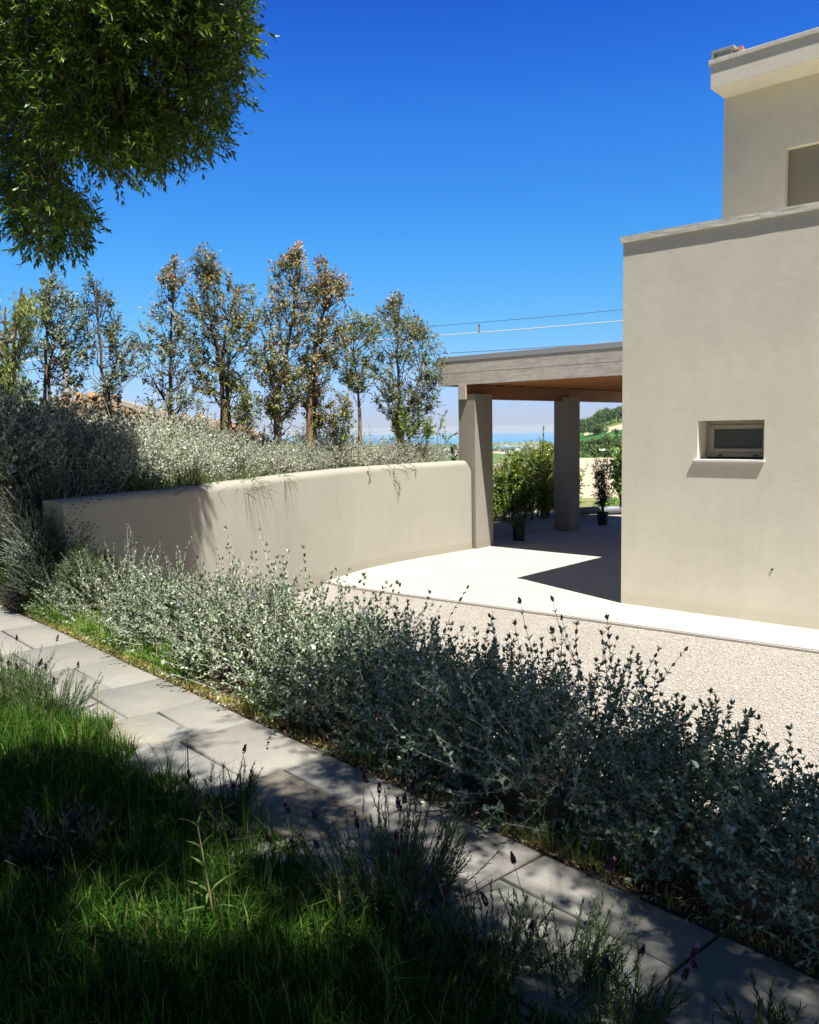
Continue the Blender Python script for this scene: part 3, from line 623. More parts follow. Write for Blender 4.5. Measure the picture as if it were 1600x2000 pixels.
for k, (s_, n_, sc, vi, lb) in enumerate(hedge):
    sc = sc*[1, 1.08, .9, 1.04, .94, 1.1, .92, 1.02, .9, 1.06][k % 10]; sc = (sc*[1.05, .95, 1.1][k % 3], sc, sc*[1.0, 1.08, .93, 1.04][k % 4])
    p = S(s_, n_, float(bankz(n_))-.02); a = random.uniform(0, 6.28)
    if vi not in used:
        o = near[vi]; used.add(vi); o.location = tuple(p); o.rotation_euler = (0, 0, a); o.scale = sc; o['label'] = lb
    else: copy_thing(near[vi], 'germander_shrub', p, a, sc, lb, GH)

# ---- upper bed hedge of the same silver shrub (farther away: fewer, slightly larger leaves)
UH = 'silver shrubs massed in the raised bed'
FELT2 = [(.30,.33,.24), (.46,.48,.39), (.60,.61,.53), (.08,.12,.05), (.70,.70,.62)]
far = [teucrium('silver_shrub', 31+i, R=.72, Hh=.95, nsh=620, leaf=.044, pairs=6, long_=16, label='x', group=UH, flowers=0, fine=False, cols=FELT2, tw=1.5, wild=.75, upr=.3, lwf=.5) for i in range(2)]
ups = []
def bedpt(px, off, z=1.45):
    """point in the raised bed, off metres behind the outer face of the wall, where that face stands at column px"""
    X, Y, W = proj(np.concatenate([WQ, np.full((len(WQ), 1), 1.69)], 1)); i = np.argmin(np.abs(X-px)); q = WQ[i]-WN[i]*off
    return np.array([q[0], q[1], z])
FR = [(142, .92), (180, 1.05), (210, 1.12), (262, 1.08), (318, 1.0), (376, .98), (436, .98), (498, .98), (560, .9), (620, .84), (678, .80), (735, .78), (790, .76), (842, .72), (890, .64)]
rs_ = np.random.default_rng(3)
for px, sc in FR: sc *= rs_.uniform(.92, 1.16); ups.append((px, .92*sc+(.62 if px < 200 else .46 if px < 270 else .18), sc*(.86 if px < 200 else 1), 'front'))
BK = [(185, 1.18), (228, 1.26), (285, 1.26), (352, 1.2), (420, 1.2), (490, 1.18), (560, 1.06), (632, .96), (705, .88), (780, .84)]
for px, sc in BK: sc *= rs_.uniform(1.02, 1.26); ups.append((px, 1.98, sc, 'back'))
cnt = {'front': 0, 'back': 0}
ORD2 = ORD+['fourteenth', 'fifteenth']
for k, (px, of_, sc, row) in enumerate(ups):
    p = bedpt(px, of_); lb = '%s frosty silver shrub from the left %s' % (ORD2[cnt[row]], 'just behind the curved wall' if row == 'front' else 'in the rear row under the trees'); cnt[row] += 1
    if k < 2: o = far[k]; o.location = tuple(p); o.scale = (sc,)*3; o['label'] = lb
    else: copy_thing(far[k % 2], 'silver_shrub', p, random.uniform(0, 6.28), sc, lb, UH)

# ---- needle-leaved plants
def needle_shrub(name, seed, loc, R, Hh, nsh, leaf, lw, cols, label, cat='shrub', group=None, up=.6, L=(.12, .3), nn=22, droop=0, m='leaf', spread=.6, stemc=(.2,.17,.1), tw=1.0):
    r = np.random.default_rng(seed); root = empty(name, loc); tag(root, label, cat, group)
    d = unit(r.normal(0, 1, (nsh, 3))*np.array([1, 1, .8])); d[:, 2] = np.abs(d[:, 2])+.05; d = unit(d)
    Sx = d*r.uniform(.3, .8, (nsh, 1))*np.array([R, R, Hh]); dv = unit(d*spread+np.array([0, 0, up])+r.normal(0, .2, (nsh, 3)))
    p = grow(Sx, dv, r.uniform(L[0], L[1], nsh), 5, -droop, .1, r)
    Lv = leaves_on(p, nn, 2, leaf, lw, 42, .05, .5, .35, r)
    foliage('foliage', Lv, pal(len(Lv[0]), cols, None, .2, r), M_[m], root, False, bend=.1)
    nw = 16; tgt = Sx[r.choice(nsh, nw)]; tt = np.linspace(0, 1, 5)[None, :, None]; p3 = tgt[:, None]*tt
    stems('stems', [(p, .0018*tw, .001*tw, 3), (p3, .005, .002, 3)], stemc, M_['twig'], root); return root
BG = [(.07,.16,.025), (.10,.20,.03), (.16,.24,.05), (.05,.11,.02)]
def onbed(px, off): 
    return bedpt(px, off, 1.5)
needle_shrub('rosemary_bush', 51, onbed(325, .34), .34, .34, 240, .032, .005, BG, 'bright green feathery bush behind the wall, left of the other green one', group='green bushes behind the garden wall')
needle_shrub('rosemary_bush', 52, onbed(412, .34), .34, .40, 260, .032, .005, BG, 'bright green feathery bush behind the wall, nearer the carport', group='green bushes behind the garden wall')
needle_shrub('juniper', 53, onbed(500, .34), .42, .2, 220, .03, .005, BG, 'low spreading green juniper lying on top of the curved wall', L=(.2, .42), up=.15, droop=.7, nn=26)
# juniper tongues hanging over the wall
jt = needle_shrub('juniper', 54, onbed(562, .16)+np.array([0, 0, .12]), .18, .1, 60, .03, .005, BG, 'tip of green juniper drooping over the rounded wall edge', L=(.2, .36), up=.05, droop=2.2, nn=26)
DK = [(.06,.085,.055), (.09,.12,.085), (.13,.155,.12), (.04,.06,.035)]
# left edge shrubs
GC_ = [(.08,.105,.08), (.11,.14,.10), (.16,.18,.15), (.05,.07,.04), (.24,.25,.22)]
for sd_, p, R_, h_, lb in [(61, D(0, 900, 10.2)*np.array([1, 1, 0])+np.array([0, 0, 1.3]), .8, .5, 'dark grey green shrub at the left edge below the red tiles'),
                           (62, S(-3.1, .55, 1.2), .5, .72, 'tall dark grey shrub with long bare shoots at the far left edge'),
                           (63, S(-3.05, .72, 1.3), .42, .6, 'dim grey shrub right at the left start of the curved wall'),
                           (69, S(-2.42, .27, .9), .27, .62, 'grey shrub spilling over the very end of the curved wall'),
                           (64, S(-3.7, .9, 1.3), .55, .62, 'dark grey shrub cut by the left frame edge, under the blossom')]:
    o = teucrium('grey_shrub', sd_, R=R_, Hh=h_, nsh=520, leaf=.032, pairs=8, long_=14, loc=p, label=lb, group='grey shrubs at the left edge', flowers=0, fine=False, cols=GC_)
def hp(s_, n_, dz=-.05): return S(s_, n_, heapz(s_, n_)+dz)
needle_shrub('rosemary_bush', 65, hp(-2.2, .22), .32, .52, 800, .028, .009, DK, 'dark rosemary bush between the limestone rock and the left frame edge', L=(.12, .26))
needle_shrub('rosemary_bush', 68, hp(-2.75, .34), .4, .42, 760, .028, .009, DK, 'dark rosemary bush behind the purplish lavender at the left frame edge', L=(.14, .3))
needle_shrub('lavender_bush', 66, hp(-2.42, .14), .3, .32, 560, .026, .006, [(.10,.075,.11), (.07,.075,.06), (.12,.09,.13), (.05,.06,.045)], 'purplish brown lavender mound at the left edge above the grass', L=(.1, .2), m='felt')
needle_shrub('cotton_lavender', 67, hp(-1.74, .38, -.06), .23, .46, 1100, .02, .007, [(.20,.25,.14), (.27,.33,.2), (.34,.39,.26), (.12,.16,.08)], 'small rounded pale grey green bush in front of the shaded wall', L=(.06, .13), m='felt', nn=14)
# pale rocks
def rock(name, p, s, seed, label, m):
    r = np.random.default_rng(seed); import bmesh
    bm = bmesh.new(); bmesh.ops.create_icosphere(bm, subdivisions=4, radius=1)
    ph = r.uniform(0, 6, 9)
    for v in bm.verts:
        c = v.co; d = .13*math.sin(3*c.x+ph[0])*math.sin(2.6*c.y+ph[1])+.09*math.sin(6*c.z+ph[2])*math.sin(5*c.x+ph[3])+.035*math.sin(13*c.y+ph[4])*math.sin(11*c.z+ph[5])
        v.co = Vector((c.x*s[0], c.y*s[1], c.z*s[2]))*(1+d)
    me = bpy.data.meshes.new(name); bm.to_mesh(me); bm.free(); me.materials.append(m); me.polygons.foreach_set('use_smooth', [True]*len(me.polygons))
    return tag(link(name, me, None, p), label, 'rock')
M_['rock'] = mat('limestone', (.3,.31,.32), .9, .2, lambda t, b: (t.links.new(ramp(t, noise(t, tc(t), 9, 8, .7), [(.3, (.16,.17,.18)), (.7, (.40,.40,.40))]), b.inputs['Base Color']), bump(t, b, noise(t, tc(t), 14, 8, .7), .8, .03)))
p = S(-2.0, .40, heapz(-2.0, .40)+.06); rock('rock', p, (.09, .075, .07), 3, 'white limestone rock against the left end of the curved wall', M_['rock'])
p = S(-1.92, .34, heapz(-1.92, .34)+.0); rock('rock', p, (.10, .08, .06), 5, 'pale rock low beside the rounded grey green bush', M_['rock'])

# ---- grass
def blades(n, pos, h, wd, cols, m='grass', bend=.6, seed=1, name='grass', lean=None, wts=None):
    r = np.random.default_rng(seed); n = len(pos); a = r.uniform(0, 6.28, n); B = np.stack([np.cos(a), np.sin(a), 0*a], -1); Sx = np.stack([-np.sin(a), np.cos(a), 0*a], -1)
    h = h[:, None]; bn = (r.random((n, 1))**1.3)*bend*h; wd = wd[:, None]; V = []
    for q, f in ((0, 1), (.35, .95), (.7, .65)):
        c = pos+np.array([0, 0, 1])*h*(q-.25*q*q*bn/h)+B*bn*q**2; V += [c-Sx*wd*f*.5, c+Sx*wd*f*.5]
    V.append(pos+np.array([0, 0, 1])*h*(1-.45*bn/h)+B*bn*1.15)
    V = np.stack(V, 1).reshape(-1, 3); b = np.arange(n)[:, None]*7
    q4 = np.concatenate([b+np.array([[0, 1, 3, 2]]), b+np.array([[2, 3, 5, 4]])]); q3 = b+np.array([[4, 5, 6]])
    c = pal(n, cols, wts, .2, r); return fast(name, V, [q4, q3], M_[m], np.concatenate([c, c, c]))
GC = [(.032,.085,.009), (.05,.115,.012), (.075,.15,.018), (.02,.055,.006), (.12,.175,.035), (.2,.165,.075)]
def hump(s, n): return .5+.25*np.sin(s*2.3+1.3*np.sin(n*1.7))+.25*np.sin(n*2.9+s*1.1+2)
def lawn():
    N = 100000; px = rng.uniform(-80, 1500, N*2); py = rng.uniform(1230, 2080, N*2)
    # spread evenly over the ground in the part of the lawn that can be seen
    s = rng.uniform(-3.6, 4.9, N*3); n = -.62-rng.random(N*3)**1.0*3.1
    P = PA+pt*s[:, None]+pn*n[:, None]; P[:, 2] = .66
    X, Y, W2 = proj(P); edge = np.interp(s, [-3.6, -.7, .8, 2, 2.7, 3.3, 4.0, 4.5], [-.8, -.66, -.74, -.76, -.70, -.68, -.70, -.66])
    k = (W2 > .8) & (X > -160) & (X < 1750) & (Y < 2350) & (n < edge+.10*np.sin(s*9)*np.sin(s*4.1)+.03)
    P = P[k][:N]; s = s[k][:N]; n = n[k][:N]; m_ = hump(s, n); e_ = np.clip((-.62-n)/.5, .25, 1)
    h = (.06+.17*m_*rng.random(len(P))**1.3+.02)*(.55+.45*e_)
    dist = np.linalg.norm(P[:, :2], axis=1)
    wdt = rng.uniform(.003, .0088, len(P))
    o = link('lawn_grass', blades(0, P, h, wdt, GC, seed=3, name='lawn_grass', bend=.95, wts=[4, 5, 3, 3, 1.2, .5])); tag(o, 'long green uncut grass below the stone path', 'grass', kind='stuff')
    # tall wispy blades
    N2 = 2400; i = rng.choice(len(P), N2); h2 = rng.uniform(.15, .32, N2)
    o = link('tall_grass', blades(0, P[i], h2, rng.uniform(.003, .0075, N2), GC, seed=4, name='tall_grass', bend=1.0)); tag(o, 'tall wispy grass blades rising from the lawn', 'grass', kind='stuff')
    # strip between path and hedge
    N3 = 9000; s = rng.uniform(-3.6, 1.7, N3); n = rng.uniform(.0, .42, N3)-.05*rng.random(N3); k = (rng.random(N3) < np.interp(s, [-3.6, -.5, .9, 1.7], [1, 1, .6, .15])) & (hump(s*1.7, n*2) > .22)
    s, n = s[k], n[k]; P = PA+pt*s[:, None]+pn*n[:, None]; P[:, 2] = bankz(n); h = rng.uniform(.08, .26, len(s))*np.interp(n, [0, .15], [.45, 1])
    o = link('verge_grass', blades(0, P, h, rng.uniform(.005, .010, len(s)), [(.10,.22,.03), (.15,.29,.05), (.22,.34,.08), (.07,.15,.02), (.38,.33,.13)], seed=5, name='verge_grass', bend=1.1)); tag(o, 'bright green broad bladed grass along the upper edge of the path', 'grass', kind='stuff')
    s = rng.uniform(-4.6, -1.5, 7000); n = rng.uniform(.03, .5, 7000); P = PA+pt*s[:, None]+pn*n[:, None]; P[:, 2] = [heapz(a, b)-.01 for a, b in zip(s, n)]
    o = link('bank_grass', blades(0, P, rng.uniform(.08, .28, len(s)), rng.uniform(.004, .008, len(s)), [(.05,.12,.015), (.08,.17,.02), (.12,.2,.04)], seed=15, name='bank_grass', bend=1.1)); tag(o, 'dark green grass on the bank at the left end of the path', 'grass', kind='stuff')
    # short dry fringe
    N4 = 5200; s = np.concatenate([rng.uniform(-3.6, 1.9, 4200), rng.normal(3.75, .12, 350), rng.uniform(2, 5, 650)]); n = np.abs(rng.normal(0, .05, N4))+.0
    P = PA+pt*s[:, None]+pn*n[:, None]; P[:, 2] = .685
    o = link('dry_grass', blades(0, P, rng.uniform(.02, .07, N4), rng.uniform(.002, .004, N4), [(.42,.36,.12), (.34,.36,.1), (.48,.38,.2), (.2,.28,.05)], seed=6, name='dry_grass', bend=1.4)); tag(o, 'short yellow dry grass and moss fringing the slabs', 'grass', kind='stuff')
    # scattered blades in the dark foot of the hedge
    N5 = 900; s = rng.uniform(1.5, 5, N5); s = s[np.sin(s*5.3)+rng.normal(0, .4, N5) > .6]; n = rng.uniform(0, .2, len(s)); P = PA+pt*s[:, None]+pn*n[:, None]; P[:, 2] = .66
    o = link('hedge_foot_grass', blades(0, P, rng.uniform(.08, .24, len(s)), rng.uniform(.003, .006, len(s)), [(.15,.25,.05), (.3,.3,.1)], seed=8, name='hedge_foot_grass', bend=1.2)); tag(o, 'thin tufts of grass at the dark foot of the hedge', 'grass', kind='stuff')
    # leaf litter
    N6 = 5200; s = rng.uniform(-1.5, 5.2, N6); n = rng.gamma(1.6, .11, N6)-.04; P = PA+pt*s[:, None]+pn*n[:, None]; P[:, 2] = np.interp(n, [-.05, .02, .1], [.706, .70, .68])+rng.uniform(0, .012, N6)
    P[:, 2] = np.where(n > .1, bankz(n)+.01+rng.uniform(0, .015, N6), P[:, 2])
    Dd = unit(rng.normal(0, 1, (N6, 3))*np.array([1, 1, .25])); Lv = (P, Dd, unit(rng.normal(0, .3, (N6, 3))+np.array([0, 0, 1])), rng.uniform(.01, .028, N6), rng.uniform(.005, .012, N6))
    V, Fq, rep = leafgeo(Lv, False); o = link('leaf_litter', fast('leaf_litter', V, Fq, M_['twig'], pal(N6, [(.22,.13,.06), (.36,.25,.13), (.12,.07,.035), (.45,.34,.22)], None, .15))); tag(o, 'dry brown leaves lying under the hedge', 'leaves', kind='stuff')
lawn()

# ---- lavenders in the foreground
LVL = [(.05,.085,.03), (.07,.11,.04), (.035,.055,.025), (.10,.14,.06)]
def lavender(name, seed, loc, R, nst, Hh, nfl, label, group='French lavenders beside the path'):
    r = np.random.default_rng(seed); root = empty(name, loc); tag(root, label, 'lavender', group)
    a = r.uniform(0, 6.28, nst); q = R*np.sqrt(r.random(nst)); Sx = np.stack([np.cos(a)*q*.6, np.sin(a)*q*.6, np.full(nst, .02)], -1)
    dv = unit(np.stack([np.cos(a)*q/R*.7, np.sin(a)*q/R*.7, np.ones(nst)], -1)+r.normal(0, .15, (nst, 3))); L = Hh*r.uniform(.6, 1.0, nst)
    p = grow(Sx, dv, L, 6, .3, .07, r); Lv = leaves_on(p, 22, 2, .032, .0042, 42, .15, .3, .15, r)
    foliage('foliage', Lv, pal(len(Lv[0]), LVL, None, .18, r), M_['felt'], root, False)
    sl = [(p, .0022, .0014, 3)]
    fi = r.choice(nst, nfl, replace=False); fp = grow(p[fi, -1], unit(p[fi, -1]-p[fi, -2]+np.array([0, 0, .01])), r.uniform(.04, .1, nfl), 3, .1, .04, r); sl.append((fp, .0013, .0011, 3))
    stems('stems', sl, (.16,.2,.1), M_['twig'], root)
    for k in range(nfl):
        b = fp[k, -1]; ax = unit(fp[k, -1]-fp[k, -2]); hh = r.uniform(.026, .04); nb = 90; t = r.random(nb); X, Y = perp(ax[None]); ph = r.uniform(0, 6.28, nb)
        Rd = X*np.cos(ph)[:, None]+Y*np.sin(ph)[:, None]; rad = .0075*np.sin(np.clip(t*1.1+.12, 0, 1)*math.pi)**.6
        P = b+ax*(t*hh)[:, None]+Rd*rad[:, None]*.4; Dd = unit(Rd+ax*.9); 
        P2 = np.repeat((b+ax*hh*.95)[None], 4, 0); D2 = unit(np.repeat(ax[None], 4, 0)+r.normal(0, .4, (4, 3)))
        LvF = (np.concatenate([P, P2]), np.concatenate([Dd, D2]), unit(r.normal(0, 1, (nb+4, 3))), np.concatenate([np.full(nb, .0085), np.full(4, .016)]), np.concatenate([np.full(nb, .0055), np.full(4, .007)]))
        cl = np.concatenate([pal(nb, [(.07,.035,.06), (.11,.05,.09), (.05,.03,.04)], None, .15, r), pal(4, [(.24,.10,.24)], None, .2, r)])
        if k % 9 == 0: cl = cl*1.25
        foliage('flower_head', LvF, np.clip(cl, 0, .9), M_['felt'], root, False)
    return root
def gz(px, py, z=.66): p = G(px, py, z); return p
lavender('lavender', 71, D(770, 1850, 2.78)*np.array([1, 1, 0])+np.array([0, 0, .66]), .30, 120, .33, 17, 'large dark lavender clump with purple heads overlapping the path centre')
lavender('lavender', 72, D(960, 1950, 2.42)*np.array([1, 1, 0])+np.array([0, 0, .66]), .17, 46, .22, 5, 'small lavender just right of the large purple headed clump')
lavender('lavender', 73, D(1110, 1960, 2.32)*np.array([1, 1, 0])+np.array([0, 0, .66]), .18, 48, .25, 5, 'sunlit lavender with few brown heads against the bright slabs')
lavender('lavender', 74, D(1235, 2010, 2.18)*np.array([1, 1, 0])+np.array([0, 0, .66]), .11, 24, .17, 3, 'low lavender sprigs rising from the bottom edge of the path')
lavender('lavender', 75, D(1490, 2040, 2.1)*np.array([1, 1, 0])+np.array([0, 0, .66]), .10, 20, .12, 1, 'lavender tips poking up at the bottom right of the path')
lavender('lavender', 76, D(30, 1440, 5.0)*np.array([1, 1, 0])+np.array([0, 0, .66]), .26, 70, .34, 7, 'lavender at the far left edge of the lawn beside the sunlit path')
lavender('lavender', 77, D(110, 1490, 4.75)*np.array([1, 1, 0])+np.array([0, 0, .66]), .22, 60, .28, 4, 'brownish lavender tufts in the sunlit grass')
lavender('lavender', 79, D(440, 1660, 3.5)*np.array([1, 1, 0])+np.array([0, 0, .66]), .13, 26, .22, 3, 'shaded lavender by the corner slab in the middle of the lawn edge')
# broadleaf weed
def weed():
    root = empty('weed', G(425, 1850, .66)); tag(root, 'single tall weed with narrow paired leaves in the dark grass', 'weed', None)
    p = grow(np.array([[0, 0, 0.0]]), np.array([[-.06, 0, 1]]), np.array([.40]), 9, .1, .03, np.random.default_rng(2))
    Lv = leaves_on(p, 5, 3, .12, .016, 70, .3, .2, .5, np.random.default_rng(3)); foliage('leaves', Lv, pal(len(Lv[0]), [(.16,.26,.08), (.2,.3,.1)]), M_['grass'], root, True, bend=.25)
    stems('stem', [(p, .0045, .002, 6)], (.3,.24,.13), M_['twig'], root)
weed()
def purple_plant():
    p = G(120, 1700, .66)
    needle_shrub('sage_plant', 91, p, .26, .12, 90, .07, .018, [(.05,.035,.03), (.06,.05,.035), (.03,.04,.02)], 'dark reddish brown leafy plant hidden in the shaded grass', cat='plant', L=(.08, .18), nn=6)
purple_plant()

# ---- young gum trees behind the raised bed
GUM = [(.10,.14,.06), (.15,.19,.10), (.24,.27,.18), (.06,.09,.035), (.36,.37,.29)]
OLV = [(.10,.14,.03), (.16,.19,.05), (.25,.26,.09), (.05,.08,.02), (.30,.27,.14)]
BRN = [(.17,.19,.06), (.27,.25,.10), (.34,.27,.15), (.10,.12,.035), (.38,.32,.2)]
TIP = [(.46,.22,.16), (.50,.32,.22), (.42,.32,.2), (.38,.33,.18)]
def inpoly(x, y, poly):
    poly = np.array(poly, float); c = np.zeros(np.shape(x), bool); j = len(poly)-1
    for i in range(len(poly)):
        xi, yi = poly[i]; xj, yj = poly[j]
        c ^= ((yi > y) != (yj > y)) & (x < (xj-xi)*(y-yi)/(yj-yi+1e-9)+xi); j = i
    return c
def gum(name, seed, trunks, base_y, prof, depth, nbr, nleaf, cols, tips, label, ll=.062, lw=.031, group='young gum trees behind the raised bed', trw=.05, tipf=.25, hang=.35, gap=.0):
    """trunks: list of pixel polylines; prof: list of (y, xmin, xmax) crown outline in the photo, turned into a round crown at its real distance"""
    r = np.random.default_rng(seed); x0, y0 = trunks[0][0]; b0 = D(x0, y0, depth); base = np.array([b0[0], depth, 1.2]); root = empty(name, base); tag(root, label, 'tree', group)
    m = depth/F_PX; sl = []; mains = []
    for tr in trunks:
        pts = [np.array([D(tr[0][0], tr[0][1], depth)[0], depth, 1.2])]+[D(x, y, depth+r.normal(0, .08)) for x, y in tr]
        P = np.array(pts); t = np.concatenate([[0], np.cumsum(np.linalg.norm(np.diff(P, axis=0), axis=1))]); tt = np.linspace(0, t[-1], 14)
        Q = np.stack([np.interp(tt, t, P[:, i]) for i in range(3)], -1)+r.normal(0, .012, (14, 3)); Q -= base
        sl.append((Q[None], trw, trw*.18, 7)); mains.append(Q)
    ys = np.array([p[0] for p in prof], float); xa = np.array([p[1] for p in prof], float); xb = np.array([p[2] for p in prof], float)
    mid_ = (xa+xb)/2; ex = 1.0 if ys[0] > 700 else 1.16; xa = mid_-(mid_-xa)*ex; xb = mid_+(xb-mid_)*ex
    # branches
    br = []
    for k in range(nbr):
        y = r.uniform(ys[0]+4, ys[-1]); cx = (np.interp(y, ys, xa)+np.interp(y, ys, xb))/2; hw = (np.interp(y, ys, xb)-np.interp(y, ys, xa))/2
        a = r.uniform(0, 6.28); rad = r.random()**.38
        tgt = D(cx+hw*rad*math.cos(a), y, depth+hw*m*rad*math.sin(a))-base
        h = tgt[2]-r.uniform(.25, .7)*(.4+hw*m); cand = [q_ for q_ in mains if q_[-1, 2] > h+.1] or mains[:1]; Q = cand[r.integers(len(cand))]; j = np.argmin(np.abs(Q[:, 2]-h)); s = Q[min(max(j, 1), 11)]
        t = np.linspace(0, 1, 7)[:, None]; br.append(s*(1-t)+tgt*t+np.array([0, 0, -.12])*np.sin(t*math.pi)*np.linalg.norm(tgt-s)+r.normal(0, .015, (7, 3)))
    br = np.array(br); sl.append((br, trw*.2, .003, 4))
    # twigs with leaves, clumped round the branch ends
    nt_ = int(nleaf*.9/11); i = r.integers(0, nbr, nt_); tpos = r.uniform(.62, 1, (nt_, 1))**.6; P, T = sample(br[i], tpos); P = P[:, 0]; T = T[:, 0]
    tw = grow(P, unit(T+r.normal(0, .6, (nt_, 3))+np.array([0, 0, .3])), r.uniform(.14, .42, nt_), 5, -.1, .18, r)
    # keep twigs inside the crown outline
    e = tw[:, -1]+base; X, Y, W = proj(e); w_ = np.interp(Y, ys, xb)-np.interp(Y, ys, xa)
    keep = (Y > ys[0]-10) & (X > np.interp(Y, ys, xa)-.08*w_-3) & (X < np.interp(Y, ys, xb)+.08*w_+3)
    tw = tw[keep]; sl.append((tw, .0035, .0015, 3))
    Lv = leaves_on(tw, 11, 1, ll, lw, 70, .1, 1.2, .1, r, droop=hang)
    n = len(Lv[0]); c = pal(n, cols, None, .2, r); hz = (Lv[0][:, 2]); hn = (hz-hz.min())/(np.ptp(hz)+1e-6)
    if tips:
        tt_ = np.tile(np.linspace(0, 1, 11), len(tw)); q = r.random(n) < tipf*(.15+hn**2*1.3)*(tt_ > .55)*1.6; c[q] = pal(int(q.sum()), tips, None, .12, r)
    foliage('crown', Lv, c, M_['gumleaf'], root, False, bend=.1); stems('trunk', sl, (.17,.125,.09), M_['bark3'], root); return root
M_['bark3'] = leafmat('young_bark', .9, .1, 0)
gum('gum_tree', 101, [[(86, 830), (88, 720), (95, 640), (100, 545)], [(94, 820), (97, 730), (104, 660), (125, 600)]], 830, [(535, 92, 108), (560, 72, 125), (600, 62, 160), (650, 50, 162), (700, 60, 160), (740, 100, 165), (760, 120, 160)], 12.6, 60, 5200, GUM, None, 'dusky gum tree with two dark stems in front of the concrete pole', trw=.045, ll=.055)
gum('gum_tree', 102, [[(213, 830), (205, 760), (193, 680), (188, 545)], [(217, 820), (210, 750), (230, 690), (262, 650)]], 830, [(532, 180, 190), (550, 158, 205), (600, 160, 220), (640, 165, 232), (660, 175, 268), (710, 165, 272), (740, 180, 262), (780, 205, 245)], 12.8, 46, 3600, GUM, None, 'sparse pale gum tree leaning left above the log pile', trw=.045, ll=.055)
gum('gum_tree', 103, [[(332, 835), (333, 750), (334, 660), (342, 515)], [(338, 820), (300, 740)], [(336, 830), (372, 745)]], 830, [(505, 338, 348), (530, 322, 362), (580, 296, 366), (625, 282, 380), (700, 272, 392), (745, 285, 402), (800, 285, 400)], 13.4, 66, 4700, GUM, TIP, 'slender grey gum tree with pink top left of the tallest one', trw=.05, tipf=.3)
gum('gum_tree', 104, [[(434, 840), (433, 750), (425, 700), (408, 600), (404, 485)], [(449, 840), (444, 760), (432, 700), (450, 620), (462, 560)]], 840, [(476, 396, 412), (500, 378, 432), (545, 374, 440), (560, 366, 494), (640, 362, 500), (700, 372, 505), (760, 395, 470), (775, 400, 440)], 13.8, 96, 8200, OLV+GUM[1:3], TIP, 'tall olive gum tree with a forked trunk tied to a short stump', trw=.055, tipf=.25)
gum('gum_tree', 105, [[(543, 850), (545, 760), (560, 690), (575, 600), (582, 485)], [(541, 850), (536, 770), (520, 690), (512, 640)]], 850, [(474, 580, 586), (510, 540, 592), (560, 532, 625), (600, 508, 620), (660, 478, 610), (720, 490, 600), (770, 515, 590), (820, 530, 565)], 14.2, 110, 9800, BRN+OLV[:3], TIP, 'bushy reddish brown gum tree, the taller of the joined pair', trw=.06, tipf=.35)
gum('gum_tree', 106, [[(613, 860), (612, 770), (610, 690), (640, 590), (662, 545)], [(611, 850), (608, 760), (590, 690)]], 850, [(505, 612, 626), (530, 628, 666), (570, 600, 680), (620, 596, 668), (680, 585, 668), (740, 590, 645), (800, 598, 636), (835, 602, 628)], 14.6, 90, 7800, BRN+OLV[:2], TIP, 'bushy gum tree with pink flushed right side and thick leafy trunk', trw=.065, tipf=.34)
gum('gum_tree', 107, [[(702, 850), (700, 760), (692, 690), (688, 610)]], 850, [(602, 680, 692), (625, 664, 730), (680, 662, 738), (720, 664, 728), (760, 672, 720)], 15.4, 50, 3600, OLV+GUM[:2], None, 'thin young gum tree with a bare lower stem tied to a stake', trw=.035)
gum('gum_tree', 108, [[(779, 860), (779, 760), (776, 680), (776, 585)], [(782, 850), (810, 760), (836, 690)]], 860, [(575, 768, 782), (605, 740, 800), (640, 728, 836), (690, 728, 860), (740, 730, 858), (790, 745, 850), (840, 760, 842)], 16.3, 110, 9800, OLV+GUM[1:4], TIP, 'dense rounded gum tree next to the carport roof', trw=.05, tipf=.18)
BUS = 'small leafy bushes between the gum trees'
gum('gum_bush', 109, [[(483, 850), (482, 800)]], 850, [(762, 470, 500), (790, 455, 520), (830, 458, 520)], 13.2, 26, 1500, OLV+GUM[:1], None, 'small green bush between the forked gum and the reddish gum', group=BUS, trw=.02)
gum('gum_bush', 110, [[(655, 860), (655, 800)]], 850, [(770, 640, 680), (800, 630, 690), (845, 625, 690)], 14.6, 30, 1700, OLV, TIP, 'small green bush right of the thick leafy trunk', group=BUS, trw=.02)
gum('gum_bush', 111, [[(795, 870), (800, 830)]], 850, [(800, 770, 840), (830, 760, 850), (860, 770, 850)], 16.0, 26, 1300, [(.22,.32,.06), (.30,.38,.1), (.16,.24,.05)], None, 'yellow green bush under the dense rounded gum tree', group=BUS, trw=.02)
gum('sapling', 112, [[(862, 880), (852, 850), (866, 818)], [(862, 880), (880, 855), (893, 842)]], 850, [(808, 862, 870), (825, 850, 868), (842, 846, 893), (856, 850, 890)], 16.7, 16, 420, [(.28,.42,.05), (.36,.48,.08)], None, 'bright yellow green sapling shoots beside the carport post', group=None, trw=.014, ll=.045)
gum('dark_bush', 113, [[(884, 900), (885, 878)]], 850, [(868, 882, 888), (884, 876, 894), (900, 874, 896)], 17.1, 14, 500, [(.06,.10,.04), (.09,.14,.05)], None, 'small dark green bush wedged against the carport post', group=None, trw=.012, ll=.04)
gum('acacia_tree', 120, [[(20, 840), (15, 700), (10, 600)], [(22, 840), (30, 640), (45, 560)]], 830, [(560, -140, 42), (590, -150, 66), (640, -150, 80), (680, -150, 40), (740, -150, 26), (790, -150, 30)], 11.6, 90, 11000, [(.15,.20,.05), (.22,.27,.08), (.09,.13,.03), (.3,.33,.14)], None, 'weeping yellow green tree at the left edge with hanging narrow leaves', group=None, ll=.10, lw=.018, hang=1.3, trw=.06)
